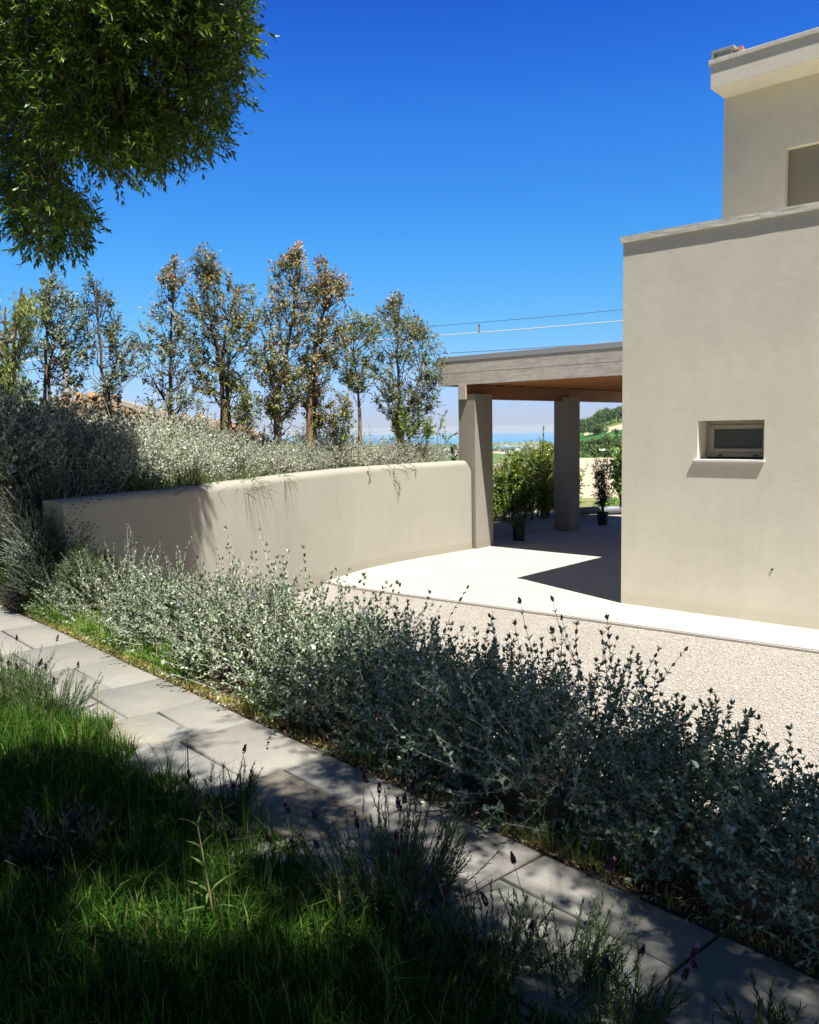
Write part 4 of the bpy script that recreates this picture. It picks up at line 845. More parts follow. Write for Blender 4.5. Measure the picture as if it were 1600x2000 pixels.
gum('laurel_bush', 121, [[(20, 850), (25, 800)]], 830, [(735, 5, 40), (755, -40, 75), (790, -60, 85), (830, -60, 90)], 12.4, 60, 4200, [(.10,.18,.03), (.16,.25,.05), (.06,.10,.025), (.22,.3,.08)], None, 'green bush with rounded leaves behind the red tiles', group=None, ll=.055, lw=.03, hang=.2, trw=.03)

# stakes and stumps beside the trees
for k, (px, py0, py1, d_, w_, lb) in enumerate([(441, 782, 835, 13.6, .05, 'short broken stake tied to the forked gum tree'), (704, 798, 850, 15.3, .035, 'thin brown stake tied to the bare stemmed gum'), (606, 775, 850, 14.4, .06, 'stout stake hidden by the leafy trunk')]):
    b = D(px, py1+20, d_); t = D(px, py0, d_); mb = MB(); mb.lathe([(0, 0), (w_, 0), (w_*.95, (t[2]-b[2])*.5), (w_*.85, t[2]-b[2]), (w_*.3, t[2]-b[2]+.02), (0, t[2]-b[2]+.02)], 10)
    o = mb.build('tree_stake', M_['log'], None, loc=b); tag(o, lb, 'stake', 'stakes beside the gum trees')

# ---- big ash tree over the camera, trunk out of frame on the left
def ash():
    r = np.random.default_rng(77)
    root = empty('ash_tree', (-3.3, 1.2, .66)); tag(root, 'large ash tree whose leafy crown hangs into the top left corner', 'tree'); base = np.array([-3.3, 1.2, .66])
    outline = [(-400, -900), (580, -900), (556, -20), (556, 60), (548, 100), (500, 120), (485, 165), (452, 180), (448, 235), (425, 285), (398, 290), (330, 300), (318, 325), (265, 332), (235, 345), (200, 335), (165, 350), (158, 395), (188, 410), (186, 455), (150, 478), (112, 482), (66, 492), (35, 478), (-400, 470)]
    N = 150000; NV = 110000
    P = np.stack([r.uniform(-7.5, 5.0, N), r.uniform(-2.5, 9.0, N), r.uniform(2.9, 8.6, N)], -1)
    sx_ = r.uniform(-60, 560, NV); sy_ = r.uniform(-60, 490, NV); dd = r.uniform(2.7, 8.5, NV)**1.0
    dv = Fv[None]+Rv[None]*((sx_-800)/F_PX)[:, None]-Uv[None]*((sy_-1000)/F_PX)[:, None]; dv /= dv[:, 1:2]; P[:NV] = E0+dv*dd[:, None]
    # crown volume
    e = ((P-np.array([-1.6, 2.8, 6.2]))/np.array([5.6, 5.9, 3.1])); k = (e**2).sum(1) < 1.25+.12*np.sin(P[:, 0]*2.1)*np.sin(P[:, 1]*1.7)
    X, Y, W = proj(P); m_ = .15*F_PX/np.maximum(W, .3)          # half size of one leafy twig in the photo
    front = W > .25; vis = front & (X > -250-m_) & (X < 1650+m_) & (Y > -120-m_) & (Y < 2100)
    near_ = front & (Y > -.38*F_PX/np.maximum(W, .3)) & (X > -.38*F_PX/np.maximum(W, .3)) & (X < 1600+.38*F_PX/np.maximum(W, .3)) & (Y < 2100)
    def inset(s): return inpoly(X+s*m_, Y, outline) & inpoly(X-s*m_, Y, outline) & inpoly(X, Y+s*m_*.9, outline)
    ok = inset(r.uniform(.15, 1.7, N)) & (W > 3.0); k &= ((~vis) & (~near_)) | ok; k &= ~(front & (W < 2.6) & (Y > -250) & (X > -400) & (X < 1700)); k &= ~((np.linalg.norm(P-E0, axis=1) < 1.6))
    k &= ~(vis & (np.sin(X*.021+Y*.013)+np.sin(Y*.027-X*.011+1)+np.sin(X*.043-Y*.037) > 1.25) & (np.hypot(X-120, Y-60) > 140)) & ~(vis & (r.random(N) < np.clip((X-.9*(200-Y)-300)/260, 0, .8)))
    # a hole of sky between the lower sprays
    k &= ~(front & (((X-140)/45)**2+((Y-330)/28)**2 < 1)) & ~(front & (((X-75)/38)**2+((Y-248)/16)**2 < 1))
    # where its shade falls
    def land(z): t = (P[:, 2]-z)/TANE; q = P.copy(); q[:, :2] += SH*t[:, None]; q[:, 2] = z; return q
    q = land(.72); x, y, w_ = proj(q); s_ = (q-PA)@pt; n_ = (q-PA)@pn; on = w_ > .5
    lit = inpoly(x, y, [(-600, 1090), (0, 1120), (250, 1260), (440, 1360), (660, 1450), (670, 1490), (560, 1505), (500, 1490), (420, 1465), (360, 1440), (320, 1440), (285, 1480), (210, 1495), (110, 1475), (40, 1500), (-600, 1500)])
    q2 = land(1.2); x2, y2, w2 = proj(q2); n2 = (q2-PA)@pn; s2 = (q2-PA)@pt
    lit2 = (n2 > -.1) & (n2 < np.where(s2 < .4, 1.35, 2.2)) & (s2 < 1.75+.5*np.sin(n2*4)) & (s2 > -1.9)
    q3 = land(0.0); n3 = (q3-PA)@pn; s3 = (q3-PA)@pt; lit3 = (n3 > 2.05) & (s3 > -1.2)
    # raised wall and bed
    lit4 = np.zeros(N, bool)
    for z in (.5, .9, 1.3, 1.69, 2.1, 2.5):
        qz = land(z); xz, yz, wz = proj(qz); lim = np.interp(z, [.5, 1.69, 2.5], [415, 385, 250 if z > 1.7 else 385]); lit4 |= (qz[:, 1] > 7.6) & (wz > 7) & (xz > lim) & (qz[:, 1] < 20) & ((z < 1.7) | (qz[:, 1] > .3+np.interp(xz, [100, 240, 375, 500, 582, 700, 800, 920], [7.8, 8.7, 9.7, 11, 12.2, 14, 14.9, 16.1])))
    k &= ~(lit & on) & ~lit2 & ~lit3 & ~lit4
    gaps = [(735, 1560, 70, 22), (700, 1545, 40, 14), (985, 1690, 75, 26), (1090, 1715, 75, 28), (1020, 1745, 60, 25), (1180, 1780, 50, 18), (925, 1690, 30, 22), (1200, 1890, 90, 34), (1300, 1935, 110, 32), (1010, 1850, 45, 30), (1130, 1835, 50, 22), (1500, 1890, 26, 36), (1545, 1950, 60, 25), (1420, 1960, 60, 16), (830, 1600, 30, 10),
            (450, 1800, 60, 75), (400, 1700, 30, 40), (560, 1830, 50, 30), (180, 1790, 120, 45), (330, 1830, 60, 30), (120, 1930, 60, 50), (640, 1780, 35, 40), (530, 1650, 40, 20), (350, 1480, 40, 12), (430, 1510, 55, 12), (560, 1520, 50, 12), (90, 1650, 35, 25)]
    for gx, gy, ga, gb in gaps: k &= ~(on & (((x-gx)/(ga*1.0+30))**2+((y-gy)/(gb*1.05+20))**2 < 1))
    for gx, gy, ga, gb in [(1120, 1430, 40, 20), (1060, 1500, 50, 30), (930, 1470, 50, 40), (1260, 1560, 40, 25), (800, 1400, 60, 40), (1140, 1500, 25, 25)]: k &= ~((w2 > .5) & (((x2-gx)/ga)**2+((y2-gy)/gb)**2 < 1) & (r.random(N) < .85))
    idx = np.where(k)[0]; visi = idx[vis[idx]]; hid = idx[~vis[idx]]
    # keep only hidden twigs whose shade is seen, plus the crown that shows
    q = land(.8); x, y, w_ = proj(q); use = (w_ > .4) & (x > -700) & (x < 2300) & (y < 2600); hid = hid[use[hid]]
    cell = {}; vv_ = []
    Xv, Yv, Wv = proj(P[visi])
    for j_, a_, b_ in zip(visi, Xv, Yv):
        c_ = (int(a_//22), int(b_//22)); cell[c_] = cell.get(c_, 0)+1
        if cell[c_] <= 2: vv_.append(j_)
    qw = land(1.0); wsh = np.concatenate([np.array([j_ for j_ in visi if 7.7 < qw[j_, 1] < 10.8 and qw[j_, 0] > -3.3])[:650], np.array([j_ for j_ in visi if 7.9 < qw[j_, 1] < 11.5 and -5.6 < qw[j_, 0] < -3.3])[:750]]); hw_ = np.array([j_ for j_ in np.where(k)[0] if not vis[j_] and 7.7 < qw[j_, 1] < 11.5 and -6.2 < qw[j_, 0] < -2.0], int)[:1300]
    print('wall shade', len(wsh), len(hw_), 'vv', len(vv_), 'hid', len(hh_) if 'hh_' in dir() else 0)
    visi = np.unique(np.concatenate([np.array(vv_)[:2400], wsh, hw_]).astype(int)); cell = {}; hh_ = []
    Xv, Yv, Wv = proj(q[hid])
    for j_, a_, b_ in zip(hid, q[hid, 0], q[hid, 1]):
        c_ = (int(a_//.16), int(b_//.16)); cell[c_] = cell.get(c_, 0)+1
        if cell[c_] <= 8: hh_.append(j_)
    hid = np.array(hh_)[:5200]
    print('ash twigs', len(visi), len(hid))
    T = np.concatenate([visi, hid]); P = P[T]; n = len(P)
    # limbs: trunk to a few nodes, nodes to twigs
    top = np.array([-3.0, 1.9, 3.0])-base
    cent = P[r.choice(n, 26, replace=False)]
    for _ in range(6):
        a = np.argmin(((P[:, None]-cent[None])**2).sum(-1), 1); cent = np.array([P[a == j].mean(0) if (a == j).any() else cent[j] for j in range(26)])
    a = np.argmin(((P[:, None]-cent[None])**2).sum(-1), 1); sl = []
    tr = np.array([[0, 0, 0], [.02, .1, .6], [.1, .3, 1.3], top])[None]; sl.append((tr, .19, .14, 12))
    tt = np.linspace(0, 1, 9)[None, :, None]; c = cent-base; lim = top*(1-tt)+c[:, None]*tt+np.array([0, 0, .55])*np.sin(tt*math.pi)+r.normal(0, .03, (26, 9, 3)); lim[:, 0] = top
    # keep limbs from cutting across the open sky of the picture
    Xl, Yl, Wl = proj((lim+base).reshape(-1, 3)); vl = ((Wl > .2) & (Xl > -20) & (Xl < 1620) & (Yl > -20) & (Yl < 2000)).reshape(26, 9).any(1)
    ql = (lim+base).reshape(-1, 3); tq = (ql[:, 2]-.72)/TANE; ql[:, :2] += SH*tq[:, None]; ql[:, 2] = .72; Xq, Yq, Wq = proj(ql); nq = (ql-PA)@pn; bq = ((Wq > .5) & (Xq > -60) & (Xq < 1640) & (nq > -1.0) & (nq < .1) & (Yq < 2050)).reshape(26, 9).sum(1) > 0; lim[bq] = lim[bq]; vl = vl | bq; sm_ = bq
    if (~vl).any(): sl.append((lim[~vl], .045, .01, 7))
    if (vl & ~bq).any(): sl.append((lim[vl & ~bq], .016, .006, 5))
    ok = np.ones(n, bool); s0 = c[a]; t0 = P-base
    tt = np.linspace(0, 1, 6)[None, :, None]; tw = s0[:, None]*(1-tt)+t0[:, None]*tt+np.array([0, 0, .12])*np.sin(tt*math.pi)+r.normal(0, .02, (n, 6, 3))
    mid = (tw+base).reshape(-1, 3); X, Y, W = proj(mid); bad = ((W > .2) & (X > 0) & (X < 1640) & (Y > -30) & (Y < 1999) & ~inpoly(X, Y, outline)).reshape(n, 6).any(1)
    pick = ~bad & (r.random(n) < .6); sl.append((tw[pick], .008, .003, 4))
    # leafy twig: rachis with compound leaves
    nr = 5; i = np.repeat(np.arange(n), nr); out = unit(P-cent[a]+r.normal(0, .25, (n, 3)))
    dirr = unit(out[i]*.6+r.normal(0, .65, (n*nr, 3))+np.array([.05, .1, -.02])); ra = grow(P[i]-base+r.normal(0, .035, (n*nr, 3)), dirr, r.uniform(.13, .24, n*nr), 6, -.35, .10, r)
    Lv = leaves_on(ra, 5, 2, .064, .019, 58, .25, .2, .1, r, droop=.14)
    tip = (ra[:, -1], unit(ra[:, -1]-ra[:, -2]), unit(r.normal(0, .4, (len(ra), 3))+np.array([0, 0, 1])), np.full(len(ra), .066), np.full(len(ra), .019)); Lv = [np.concatenate(z) for z in zip(Lv, tip)]
    LM = len(Lv[0]); cl = pal(LM, [(.055,.12,.014), (.09,.17,.018), (.14,.23,.025), (.03,.07,.008), (.22,.29,.045)], [4, 4, 2.5, 3, 1], .18, r)
    Xc, Yc, Wc = proj(Lv[0]+base); sv = (Wc > .3) & (Xc > -60) & (Xc < 1660) & (Yc > -60) & (Yc < 2060)
    V1, F1, r1 = leafgeo([z[sv] for z in Lv], True, .12, .12); V2, F2, r2 = leafgeo([z[~sv] for z in Lv], False, .12, .12)
    link('crown', fast('crown', np.concatenate([V1, V2]), np.concatenate([F1, F2+len(V1)]), M_['leaf'], np.concatenate([np.tile(cl[sv], (r1, 1)), np.tile(cl[~sv], (r2, 1))])), root)
    sl.append((ra, .0012, .0008, 3)); stems('trunk', sl, (.17,.155,.12), M_['bark3'], root)
ash()

# ---- potted plants under the carport
def potted(px, py, hgt, seed, label, kind):
    p = G(px, py, 0); r = np.random.default_rng(seed); root = empty('potted_plant', p+np.array([0, 0, .002])); tag(root, label, 'potted plant', 'nursery pots under the carport')
    mb = MB(); mb.lathe([(0, 0), (.112, 0), (.118, .01), (.128, .25), (.140, .252), (.141, .285), (.133, .287), (.131, .26), (0, .258)], 28); mb.build('pot', M_['black'], root, smooth=False)
    mb = MB(); mb.lathe([(.127, .2605), (.06, .268), (0, .27)], 16); mb.build('potting_soil', M_['soil'], root)
    if kind == 'tall':
        Sx = np.stack([r.normal(0, .03, 9), r.normal(0, .03, 9), np.full(9, .26)], -1); p = grow(Sx, np.stack([r.normal(0, .10, 9), r.normal(0, .10, 9), np.ones(9)], -1), hgt*r.uniform(.55, 1, 9), 12, .3, .05, r)
        t = r.uniform(.12, 1, (9, 26)); P, T = sample(p, t); P = P.reshape(-1, 3); T = T.reshape(-1, 3); sub = grow(P, unit(T*.6+r.normal(0, .6, T.shape)), r.uniform(.06, .2, len(P)), 4, 0, .1, r)
        Lv = leaves_on(sub, 6, 1, .14, .022, 55, .2, 1, .2, r, droop=.2); foliage('foliage', Lv, pal(len(Lv[0]), [(.04,.07,.03), (.06,.09,.04), (.1,.11,.05)], None, .2, r), M_['leaf'], root, False); stems('stems', [(p, .009, .004, 5), (sub, .002, .001, 3)], (.08,.07,.04), M_['twig'], root)
    else:
        Sx = np.stack([r.normal(0, .04, 46), r.normal(0, .04, 46), np.full(46, .26)], -1); p = grow(Sx, np.stack([r.normal(0, .55, 46), r.normal(0, .55, 46), np.ones(46)], -1), hgt*r.uniform(.5, 1.1, 46), 7, -.6, .08, r)
        Lv = leaves_on(p, 22, 2, .06, .007, 55, .2, 1, .2, r); foliage('foliage', Lv, pal(len(Lv[0]), [(.06,.10,.03), (.10,.14,.045)], None, .2, r), M_['leaf'], root, False); stems('stems', [(p, .003, .002, 3)], (.1,.08,.05), M_['twig'], root)
potted(1014, 1055, .42, 5, 'black nursery pot with a low feathery plant near the front post', 'low')
potted(1177, 1024.5, 1.75, 9, 'black nursery pot with a tall narrow bamboo like plant', 'tall')

# ---- photinia hedge beyond the carport
PH = [(.12,.22,.035), (.18,.30,.045), (.28,.37,.06), (.07,.13,.02), (.36,.25,.07), (.16,.26,.04)]
def hedgeplant(name, seed, px, py, hgt, R_, label, nst=26, ll=.10):
    r = np.random.default_rng(seed); p0 = G(px, py, -.03); root = empty(name, p0); tag(root, label, 'hedge plant', 'hedge plants beyond the carport')
    a = r.uniform(0, 6.28, nst); q = np.sqrt(r.random(nst))*R_; Sx = np.stack([np.cos(a)*q*.7, np.sin(a)*q*.7, np.zeros(nst)], -1)
    p = grow(Sx, np.stack([np.cos(a)*q*.25, np.sin(a)*q*.25, np.ones(nst)], -1)+r.normal(0, .05, (nst, 3)), hgt*r.uniform(.72, 1.0, nst), 12, .2, .04, r)
    t = r.uniform(.08, 1, (nst, 30)); P, T = sample(p, t); P = P.reshape(-1, 3); T = T.reshape(-1, 3); sub = grow(P, unit(T*.5+r.normal(0, .6, T.shape)), r.uniform(.1, .24, len(P)), 4, .3, .1, r)
    Lv = leaves_on(sub, 6, 1, ll, ll*.40, 55, .2, 1, .2, r, droop=.1); foliage('foliage', Lv, pal(len(Lv[0]), PH, None, .2, r), M_['leaf'], root, False); stems('stems', [(p, .011, .004, 5), (sub, .003, .0015, 3)], (.16,.12,.08), M_['twig'], root)
for k, (px, py, h_, R_, nst, lb) in enumerate([(972, 1019, 1.35, .33, 16, 'lowest hedge plant, tight beside the front carport post'), (1002, 1017, 1.72, .34, 20, 'hedge plant with yellow green top behind the low pot'), (1031, 1014, 1.75, .34, 20, 'hedge plant in the middle of the gap between the posts'), (1057, 1011, 1.98, .33, 20, 'tallest hedge plant with a pointed spike against the sea'), (1084, 1008, 1.85, .36, 20, 'hedge plant partly hidden by the inner carport post'), (1112, 1003, 1.5, .3, 12, 'hedge plant showing only a sprig right of the inner post')]):
    hedgeplant('hedge_plant', 200+k, px, py, h_, R_, lb, nst)
# spike shoot
r = np.random.default_rng(4); b = G(1059, 1011, 0)+np.array([0, 0, 1.75]); root = empty('hedge_plant', b-np.array([0, 0, 1.75])); tag(root, 'slender shoot standing above the hedge against the sea', 'hedge plant', 'hedge plants beyond the carport')
p = grow(np.array([[0, 0, 0.0]]), np.array([[0, 0, 1.0]]), np.array([2.32]), 12, .1, .015, r); Lv = leaves_on(p, 60, 2, .12, .03, 45, .6, 1, .5, r); foliage('foliage', Lv, pal(len(Lv[0]), PH[:4], None, .2, r), M_['leaf'], root, False); stems('stems', [(p, .012, .004, 5)], (.12,.1,.06), M_['twig'], root)
# vine on a post next to the house
p0 = G(1216, 1004, -.03); root = empty('vine', p0); tag(root, 'leafy green vine climbing a post half hidden by the house corner', 'vine'); r = np.random.default_rng(12)
p = grow(np.zeros((14, 3)), np.stack([r.normal(-.03, .05, 14), r.normal(0, .06, 14), np.ones(14)], -1), r.uniform(1.3, 2.05, 14), 12, .1, .05, r)
t = r.uniform(.4, 1, (14, 20)); P, T = sample(p, t); P = P.reshape(-1, 3); sub = grow(P, unit(r.normal(0, .7, P.shape)+np.array([-.2, 0, -.2])), r.uniform(.08, .28, len(P)), 4, -.5, .1, r); Lv = leaves_on(sub, 5, 1, .10, .085, 70, .2, 1, .2, r, droop=.5)
foliage('foliage', Lv, pal(len(Lv[0]), [(.12,.24,.04), (.2,.33,.06), (.07,.14,.03)], None, .2, r), M_['leaf'], root, False); stems('stems', [(p, .012, .005, 5), (sub, .003, .002, 3)], (.16,.11,.07), M_['twig'], root)
mb = MB(); mb.lathe([(.045, 0), (.045, 1.9), (0, 1.92)], 12); o = mb.build('vine_post', M_['log'], None, loc=G(1213.5, 1003, -.03)); tag(o, 'brown wooden post carrying the vine beside the house corner', 'post')
for k, (px, py, h_) in enumerate([(1200, 1001, .42), (1187, 1001, .3)]):
    hp = needle_shrub('young_vine', 300+k, G(px, py, -.1), .12, .1, 20, .09, .06, [(.25,.36,.06), (.34,.42,.1)], ['young yellow green vine beside the vine post', 'smallest yellow green vine behind the tall potted plant'][k], cat='vine', L=(.25, .5), nn=5)
mb = MB(); r = np.random.default_rng(8)
for k in range(3):
    rock('rock', G(1196+k*9, 1001-k*.5, 0)+np.array([0, 0, .05]), (.22, .16, .11), 30+k, ['low grey stone behind the pipe, farthest from the house', 'low grey stone behind the pipe, between two others', 'low grey stone behind the pipe, touching the vine post'][k], M_['rock'])

# ---- twigs hanging over the garden wall
def hang():
    r = np.random.default_rng(21); root = empty('hanging_sprig', onbed(775, .0)+np.array([0, 0, .16])); tag(root, 'dry sprig trailing down the face of the garden wall', 'sprig')
    base = np.array(root.location)
    def wallpt(px, py):
        d = ray(px, py); best = None
        for i in range(len(WQ)-1):
            a, b = WQ[i]+WN[i]*.03, WQ[i+1]+WN[i+1]*.03
            A_ = np.array([[d[0], -(b-a)[0]], [d[1], -(b-a)[1]]]); s = np.linalg.solve(A_, a)
            if 0 <= s[1] <= 1: best = E0+d*s[0]
        return best-base
    lines = [[(765, 903), (772, 915), (770, 930), (775, 950), (779, 962), (779, 975)], [(770, 905), (785, 908), (795, 914), (800, 928)], [(748, 904), (760, 908), (765, 920)], [(718, 910), (722, 920), (725, 932), (722, 938)], [(795, 903), (812, 912), (814, 926)], [(772, 930), (783, 945), (781, 958)]]
    ps = []
    for l in lines:
        P = np.array([wallpt(*q) for q in l]); t = np.linspace(0, 1, len(P)); tt = np.linspace(0, 1, 8); ps.append(np.stack([np.interp(tt, t, P[:, i]) for i in range(3)], -1)+r.normal(0, .006, (8, 3)))
    ps = np.array(ps); Lv = leaves_on(ps, 16, 2, .03, .014, 60, .1, 1, .2, r); foliage('foliage', Lv, pal(len(Lv[0]), [(.22,.19,.13), (.3,.27,.2), (.16,.15,.09)], None, .2, r), M_['felt'], root, False); stems('stems', [(ps, .003, .0015, 3)], (.25,.2,.14), M_['twig'], root)
hang()

# ---- log pile on a low mound
def logs():
    prof = [(60, 815), (90, 802), (112, 782), (150, 768), (200, 773), (240, 783), (300, 802), (360, 812), (420, 822), (470, 832), (520, 845)]
    xs = np.array([p[0] for p in prof], float); ys = np.array([p[1] for p in prof], float)
    V = []; xx = np.linspace(20, 560, 40)
    for x in xx:
        y = np.interp(x, xs, ys)
        for d_, dz in ((17.4, -1.3), (18.6, -.42), (19.4, -.17), (20.6, -.25), (22, -1.4)):
            p = D(x, y, 19.4); V.append((p[0]*d_/19.4, d_, p[2]+dz))
    V = np.array(V); i, j = np.meshgrid(np.arange(39), np.arange(4), indexing='ij'); a = (i*5+j).ravel(); tag(link('mound', fast('mound', V, np.stack([a, a+5, a+6, a+1], 1), M_['soil'], smooth=True)), kind='structure')
    r = np.random.default_rng(15); protos = []
    for k in range(4):
        L = [.5, .62, .42, .75][k]; R_ = [.075, .06, .085, .055][k]; n = 12; rings = 7; V = []
        for q in range(rings):
            z = (q/(rings-1)-.5)*L; off = np.array([.02*math.sin(q+k), .02*math.cos(1.7*q+k)])
            for s in range(n): a_ = s/n*2*math.pi; rr = R_*(1+.09*math.sin(3*a_+k)+r.normal(0, .035)); V.append((z, off[0]+rr*math.cos(a_), off[1]+rr*math.sin(a_)))
        F_ = [(q*n+s, q*n+(s+1) % n, (q+1)*n+(s+1) % n, (q+1)*n+s) for q in range(rings-1) for s in range(n)]
        mb = MB(); mb.add(V, F_); o = mb.build('log', M_['log'], None, smooth=True)
        
        for W_ in (V[:n][::-1], V[-n:]): e = MB(); e.add(W_, [tuple(range(n))]); e.build('cut_face', M_['cut'], o)
        protos.append(o)
    n = 0; used_ = set()
    NUM = ORD+['fourteenth', 'fifteenth', 'sixteenth', 'seventeenth', 'eighteenth']
    for row in range(3):
        cn = 0
        for x in np.arange(82, 500, 25):
            if row == 2 and (x < 100 or x > 330): continue
            px = x+r.uniform(-10, 10); y = np.interp(px, xs, ys)+4; d_ = 19.35-row*.26+r.uniform(-.05, .05)
            p = D(px, y, 19.4); p = np.array([p[0]*d_/19.4, d_, p[2]-row*.12+r.uniform(-.03, .03)])
            k = n % 4; n += 1
            if k in used_: o = copy_thing(protos[k], 'log', p, 0)
            else: o = protos[k]; used_.add(k); o.location = tuple(p)
            o.rotation_euler = (r.uniform(0, 6), r.uniform(-.22, .3), r.uniform(-1.1, 1.1) if r.random() < .8 else r.uniform(1.2, 1.9))
            cn += 1; tag(o, '%s firewood log from the left %s of the log pile' % (NUM[cn-1], ['on the crest', 'in the second layer', 'in the lowest visible layer'][row]), 'log', 'logs in the firewood pile')
    a = D(214, 780, 18.9); b = D(330, 812, 18.6); c = D(425, 830, 18.4)
    for k, (q, w_) in enumerate((((a, b), 0), ((b+np.array([.04, 0, -.01]), c), 1))):
        p0, p1 = q; d_ = p1-p0; L = np.linalg.norm(d_); mb = MB(); mb.box(0, L, -.03, .03, -.06, .06); o = mb.build('plank', M_['beamend'], None, bevel=.005); o.location = tuple(p0); o.rotation_euler = Vector(d_).to_track_quat('X', 'Z').to_euler()
        tag(o, ['pale plank sloping along the upper part of the log pile', 'pale plank lower on the right slope of the log pile'][k], 'plank', 'planks on the firewood pile')
logs()

# ---- red tiled roof edge at the far left, white blossom under it
def tiles():
    a = D(-75, 778, 12.0); b = D(44, 836, 12.0); root = empty('tiled_roof', a); tag(root, 'red clay tiled eave sloping down at the left edge', 'roof')
    d_ = b-a; L = np.linalg.norm(d_); X = d_/L
    n = 9
    for row in range(2):
        for k in range(n):
            t = (k+.5)/n*L; prof = []
            V = []; m = 8
            for q in range(2):
                for s in range(m+1):
                    an = math.pi*s/m; r_ = .055-.012*q; c = X*(t-L/n*.58+q*L/n*1.16)+np.array([0, .02-row*.45, .012*q-row*.20])
                    V.append(c+np.array([0, -math.cos(an)*r_*1.5, math.sin(an)*r_]))
            F_ = [(s, s+1, m+2+s, m+1+s) for s in range(m)]; mb = MB(); mb.add(V, F_); o = mb.build('roof_tile', M_['tile'], root); sm = o.modifiers.new('s', 'SOLIDIFY'); sm.thickness = .014
    mb = MB(); c0 = np.array([0, 0, -.03]); q = [c0, c0+d_, c0+d_+np.array([0, -.5, -.24]), c0+np.array([0, -.5, -.24])]; V = q+[p+np.array([0, 0, -.05]) for p in q]; mb.add(V, [(0,3,2,1), (4,5,6,7), (0,1,5,4), (1,2,6,5), (2,3,7,6), (3,0,4,7)]); mb.build('roof_deck', M_['log'], root)
    mb = MB(); z = -a[2]+1.35
    for tx in (.12, L-.15):
        p = X*tx; mb.box(p[0]-.04, p[0]+.04, -.09, -.01, z, p[2]-.07)
    mb.build('roof_post', M_['log'], root)
tiles()
r = np.random.default_rng(31); p0 = D(8, 856, 10.9); p0[2] = 1.5; root = empty('blossom_shrub', p0); tag(root, 'shrub with clusters of white blossom under the red tiles', 'shrub')
zt = D(8, 850, 10.9)[2]-1.5; p = grow(r.normal(0, .05, (22, 3))*np.array([1, 1, 0]), np.stack([r.normal(0, .22, 22), r.normal(0, .2, 22), np.ones(22)], -1), np.full(22, zt)*r.uniform(.85, 1.15, 22), 8, 0, .03, r); e = p[:, -1]
Pq = np.repeat(e, 40, 0)+r.normal(0, .05, (880, 3)); foliage('blossom', (Pq, unit(r.normal(0, 1, (880, 3))), unit(r.normal(0, 1, (880, 3))), np.full(880, .03), np.full(880, .02)), pal(880, [(.75,.76,.78), (.65,.66,.7)], None, .08, r), M_['petal'], root, False)
Lv = leaves_on(p, 24, 2, .05, .022, 60, .3, .4, .2, r); foliage('foliage', Lv, pal(len(Lv[0]), DK, None, .2, r), M_['felt'], root, False); stems('stems', [(p, .006, .003, 4)], (.12,.1,.08), M_['twig'], root)

# ---- utility pole and cables
def pole():
    d_ = 44.0; t = D(124, 668, d_); b = np.array([t[0], d_, -3.0]); h = t[2]-b[2]; root = empty('utility_pole', b); tag(root, 'pale concrete utility pole standing behind the left gum tree', 'utility pole')
    mb = MB(); n = 12; mb.lathe([(.2, 0), (.19, h*.3), (.12, h), (0, h)], n); mb.build('shaft', M_['pole'], root)
    mb = MB(); mb.box(-.5, .5, -.16, -.1, h-.35, h-.27); mb.build('crossarm', M_['pvc'], root)
    for k in (-.42, 0, .42): m2 = MB(); m2.lathe([(0, 0), (.03, 0), (.045, .03), (.03, .06), (.045, .09), (.02, .13), (0, .13)], 10); m2.build('insulator', M_['glass'], root, loc=(k, -.13, h-.27))
pole()
def cable(name, pts, rad, m, label, spacer=None):
    P = np.array([D(*p) for p in pts]); t = np.linspace(0, 1, len(P)); n = 70; q = np.linspace(0, 1, n)
    x = np.array([p[0] for p in pts], float); co = [np.polyfit(x, P[:, i], 2 if len(x) > 3 else len(x)-1) for i in range(3)]; xx = np.linspace(x[0], x[-1], n)
    L = np.stack([np.polyval(c, xx) for c in co], -1); o0 = L[0]; V, f = tubes((L-o0)[None], rad, rad, 6)
    o = link(name, fast(name, V, f, m, smooth=True), None, o0); tag(o, label, 'cable', 'overhead cables crossing the sky')
    if spacer:
        k = np.argmin(np.abs(xx-spacer)); mb = MB(); mb.box(-.035, .035, -.035, .035, 0, .40); mb.build('cable_spacer', M_['log'], o, loc=L[k]-o0)
cable('overhead_cable', [(125, 681, 44), (280, 671, 43), (500, 662, 42), (840, 637, 40), (1028, 622.5, 39), (1213, 605, 38), (1600, 562, 36)], .011, M_['cable'], 'thin dark cable, highest of the three in the sky')
cable('overhead_cable', [(125, 697, 44), (290, 692, 43), (560, 678, 42), (845, 655, 40), (1028, 641, 39), (1213, 626, 38), (1600, 590, 36)], .019, M_['cable2'], 'pale twisted cable with a short upright spacer, middle of the three', 948)
cable('overhead_cable', [(125, 713, 44), (290, 711, 43), (560, 706, 42), (860, 690.5, 40), (1028, 680, 39), (1213, 666.5, 38), (1600, 634, 36)], .013, M_['cable'], 'dark cable running just above the carport roof')
cable('overhead_cable', [(125, 697, 44), (68, 703, 42.5), (25, 709, 41), (-300, 770, 36)], .025, M_['cable2'], 'pale cable sloping down to the left from the concrete pole')
cable('overhead_cable', [(125, 712, 44), (70, 721, 42.5), (25, 728, 41), (-300, 800, 36)], .02, M_['cable'], 'dark cable sloping down to the left from the concrete pole')

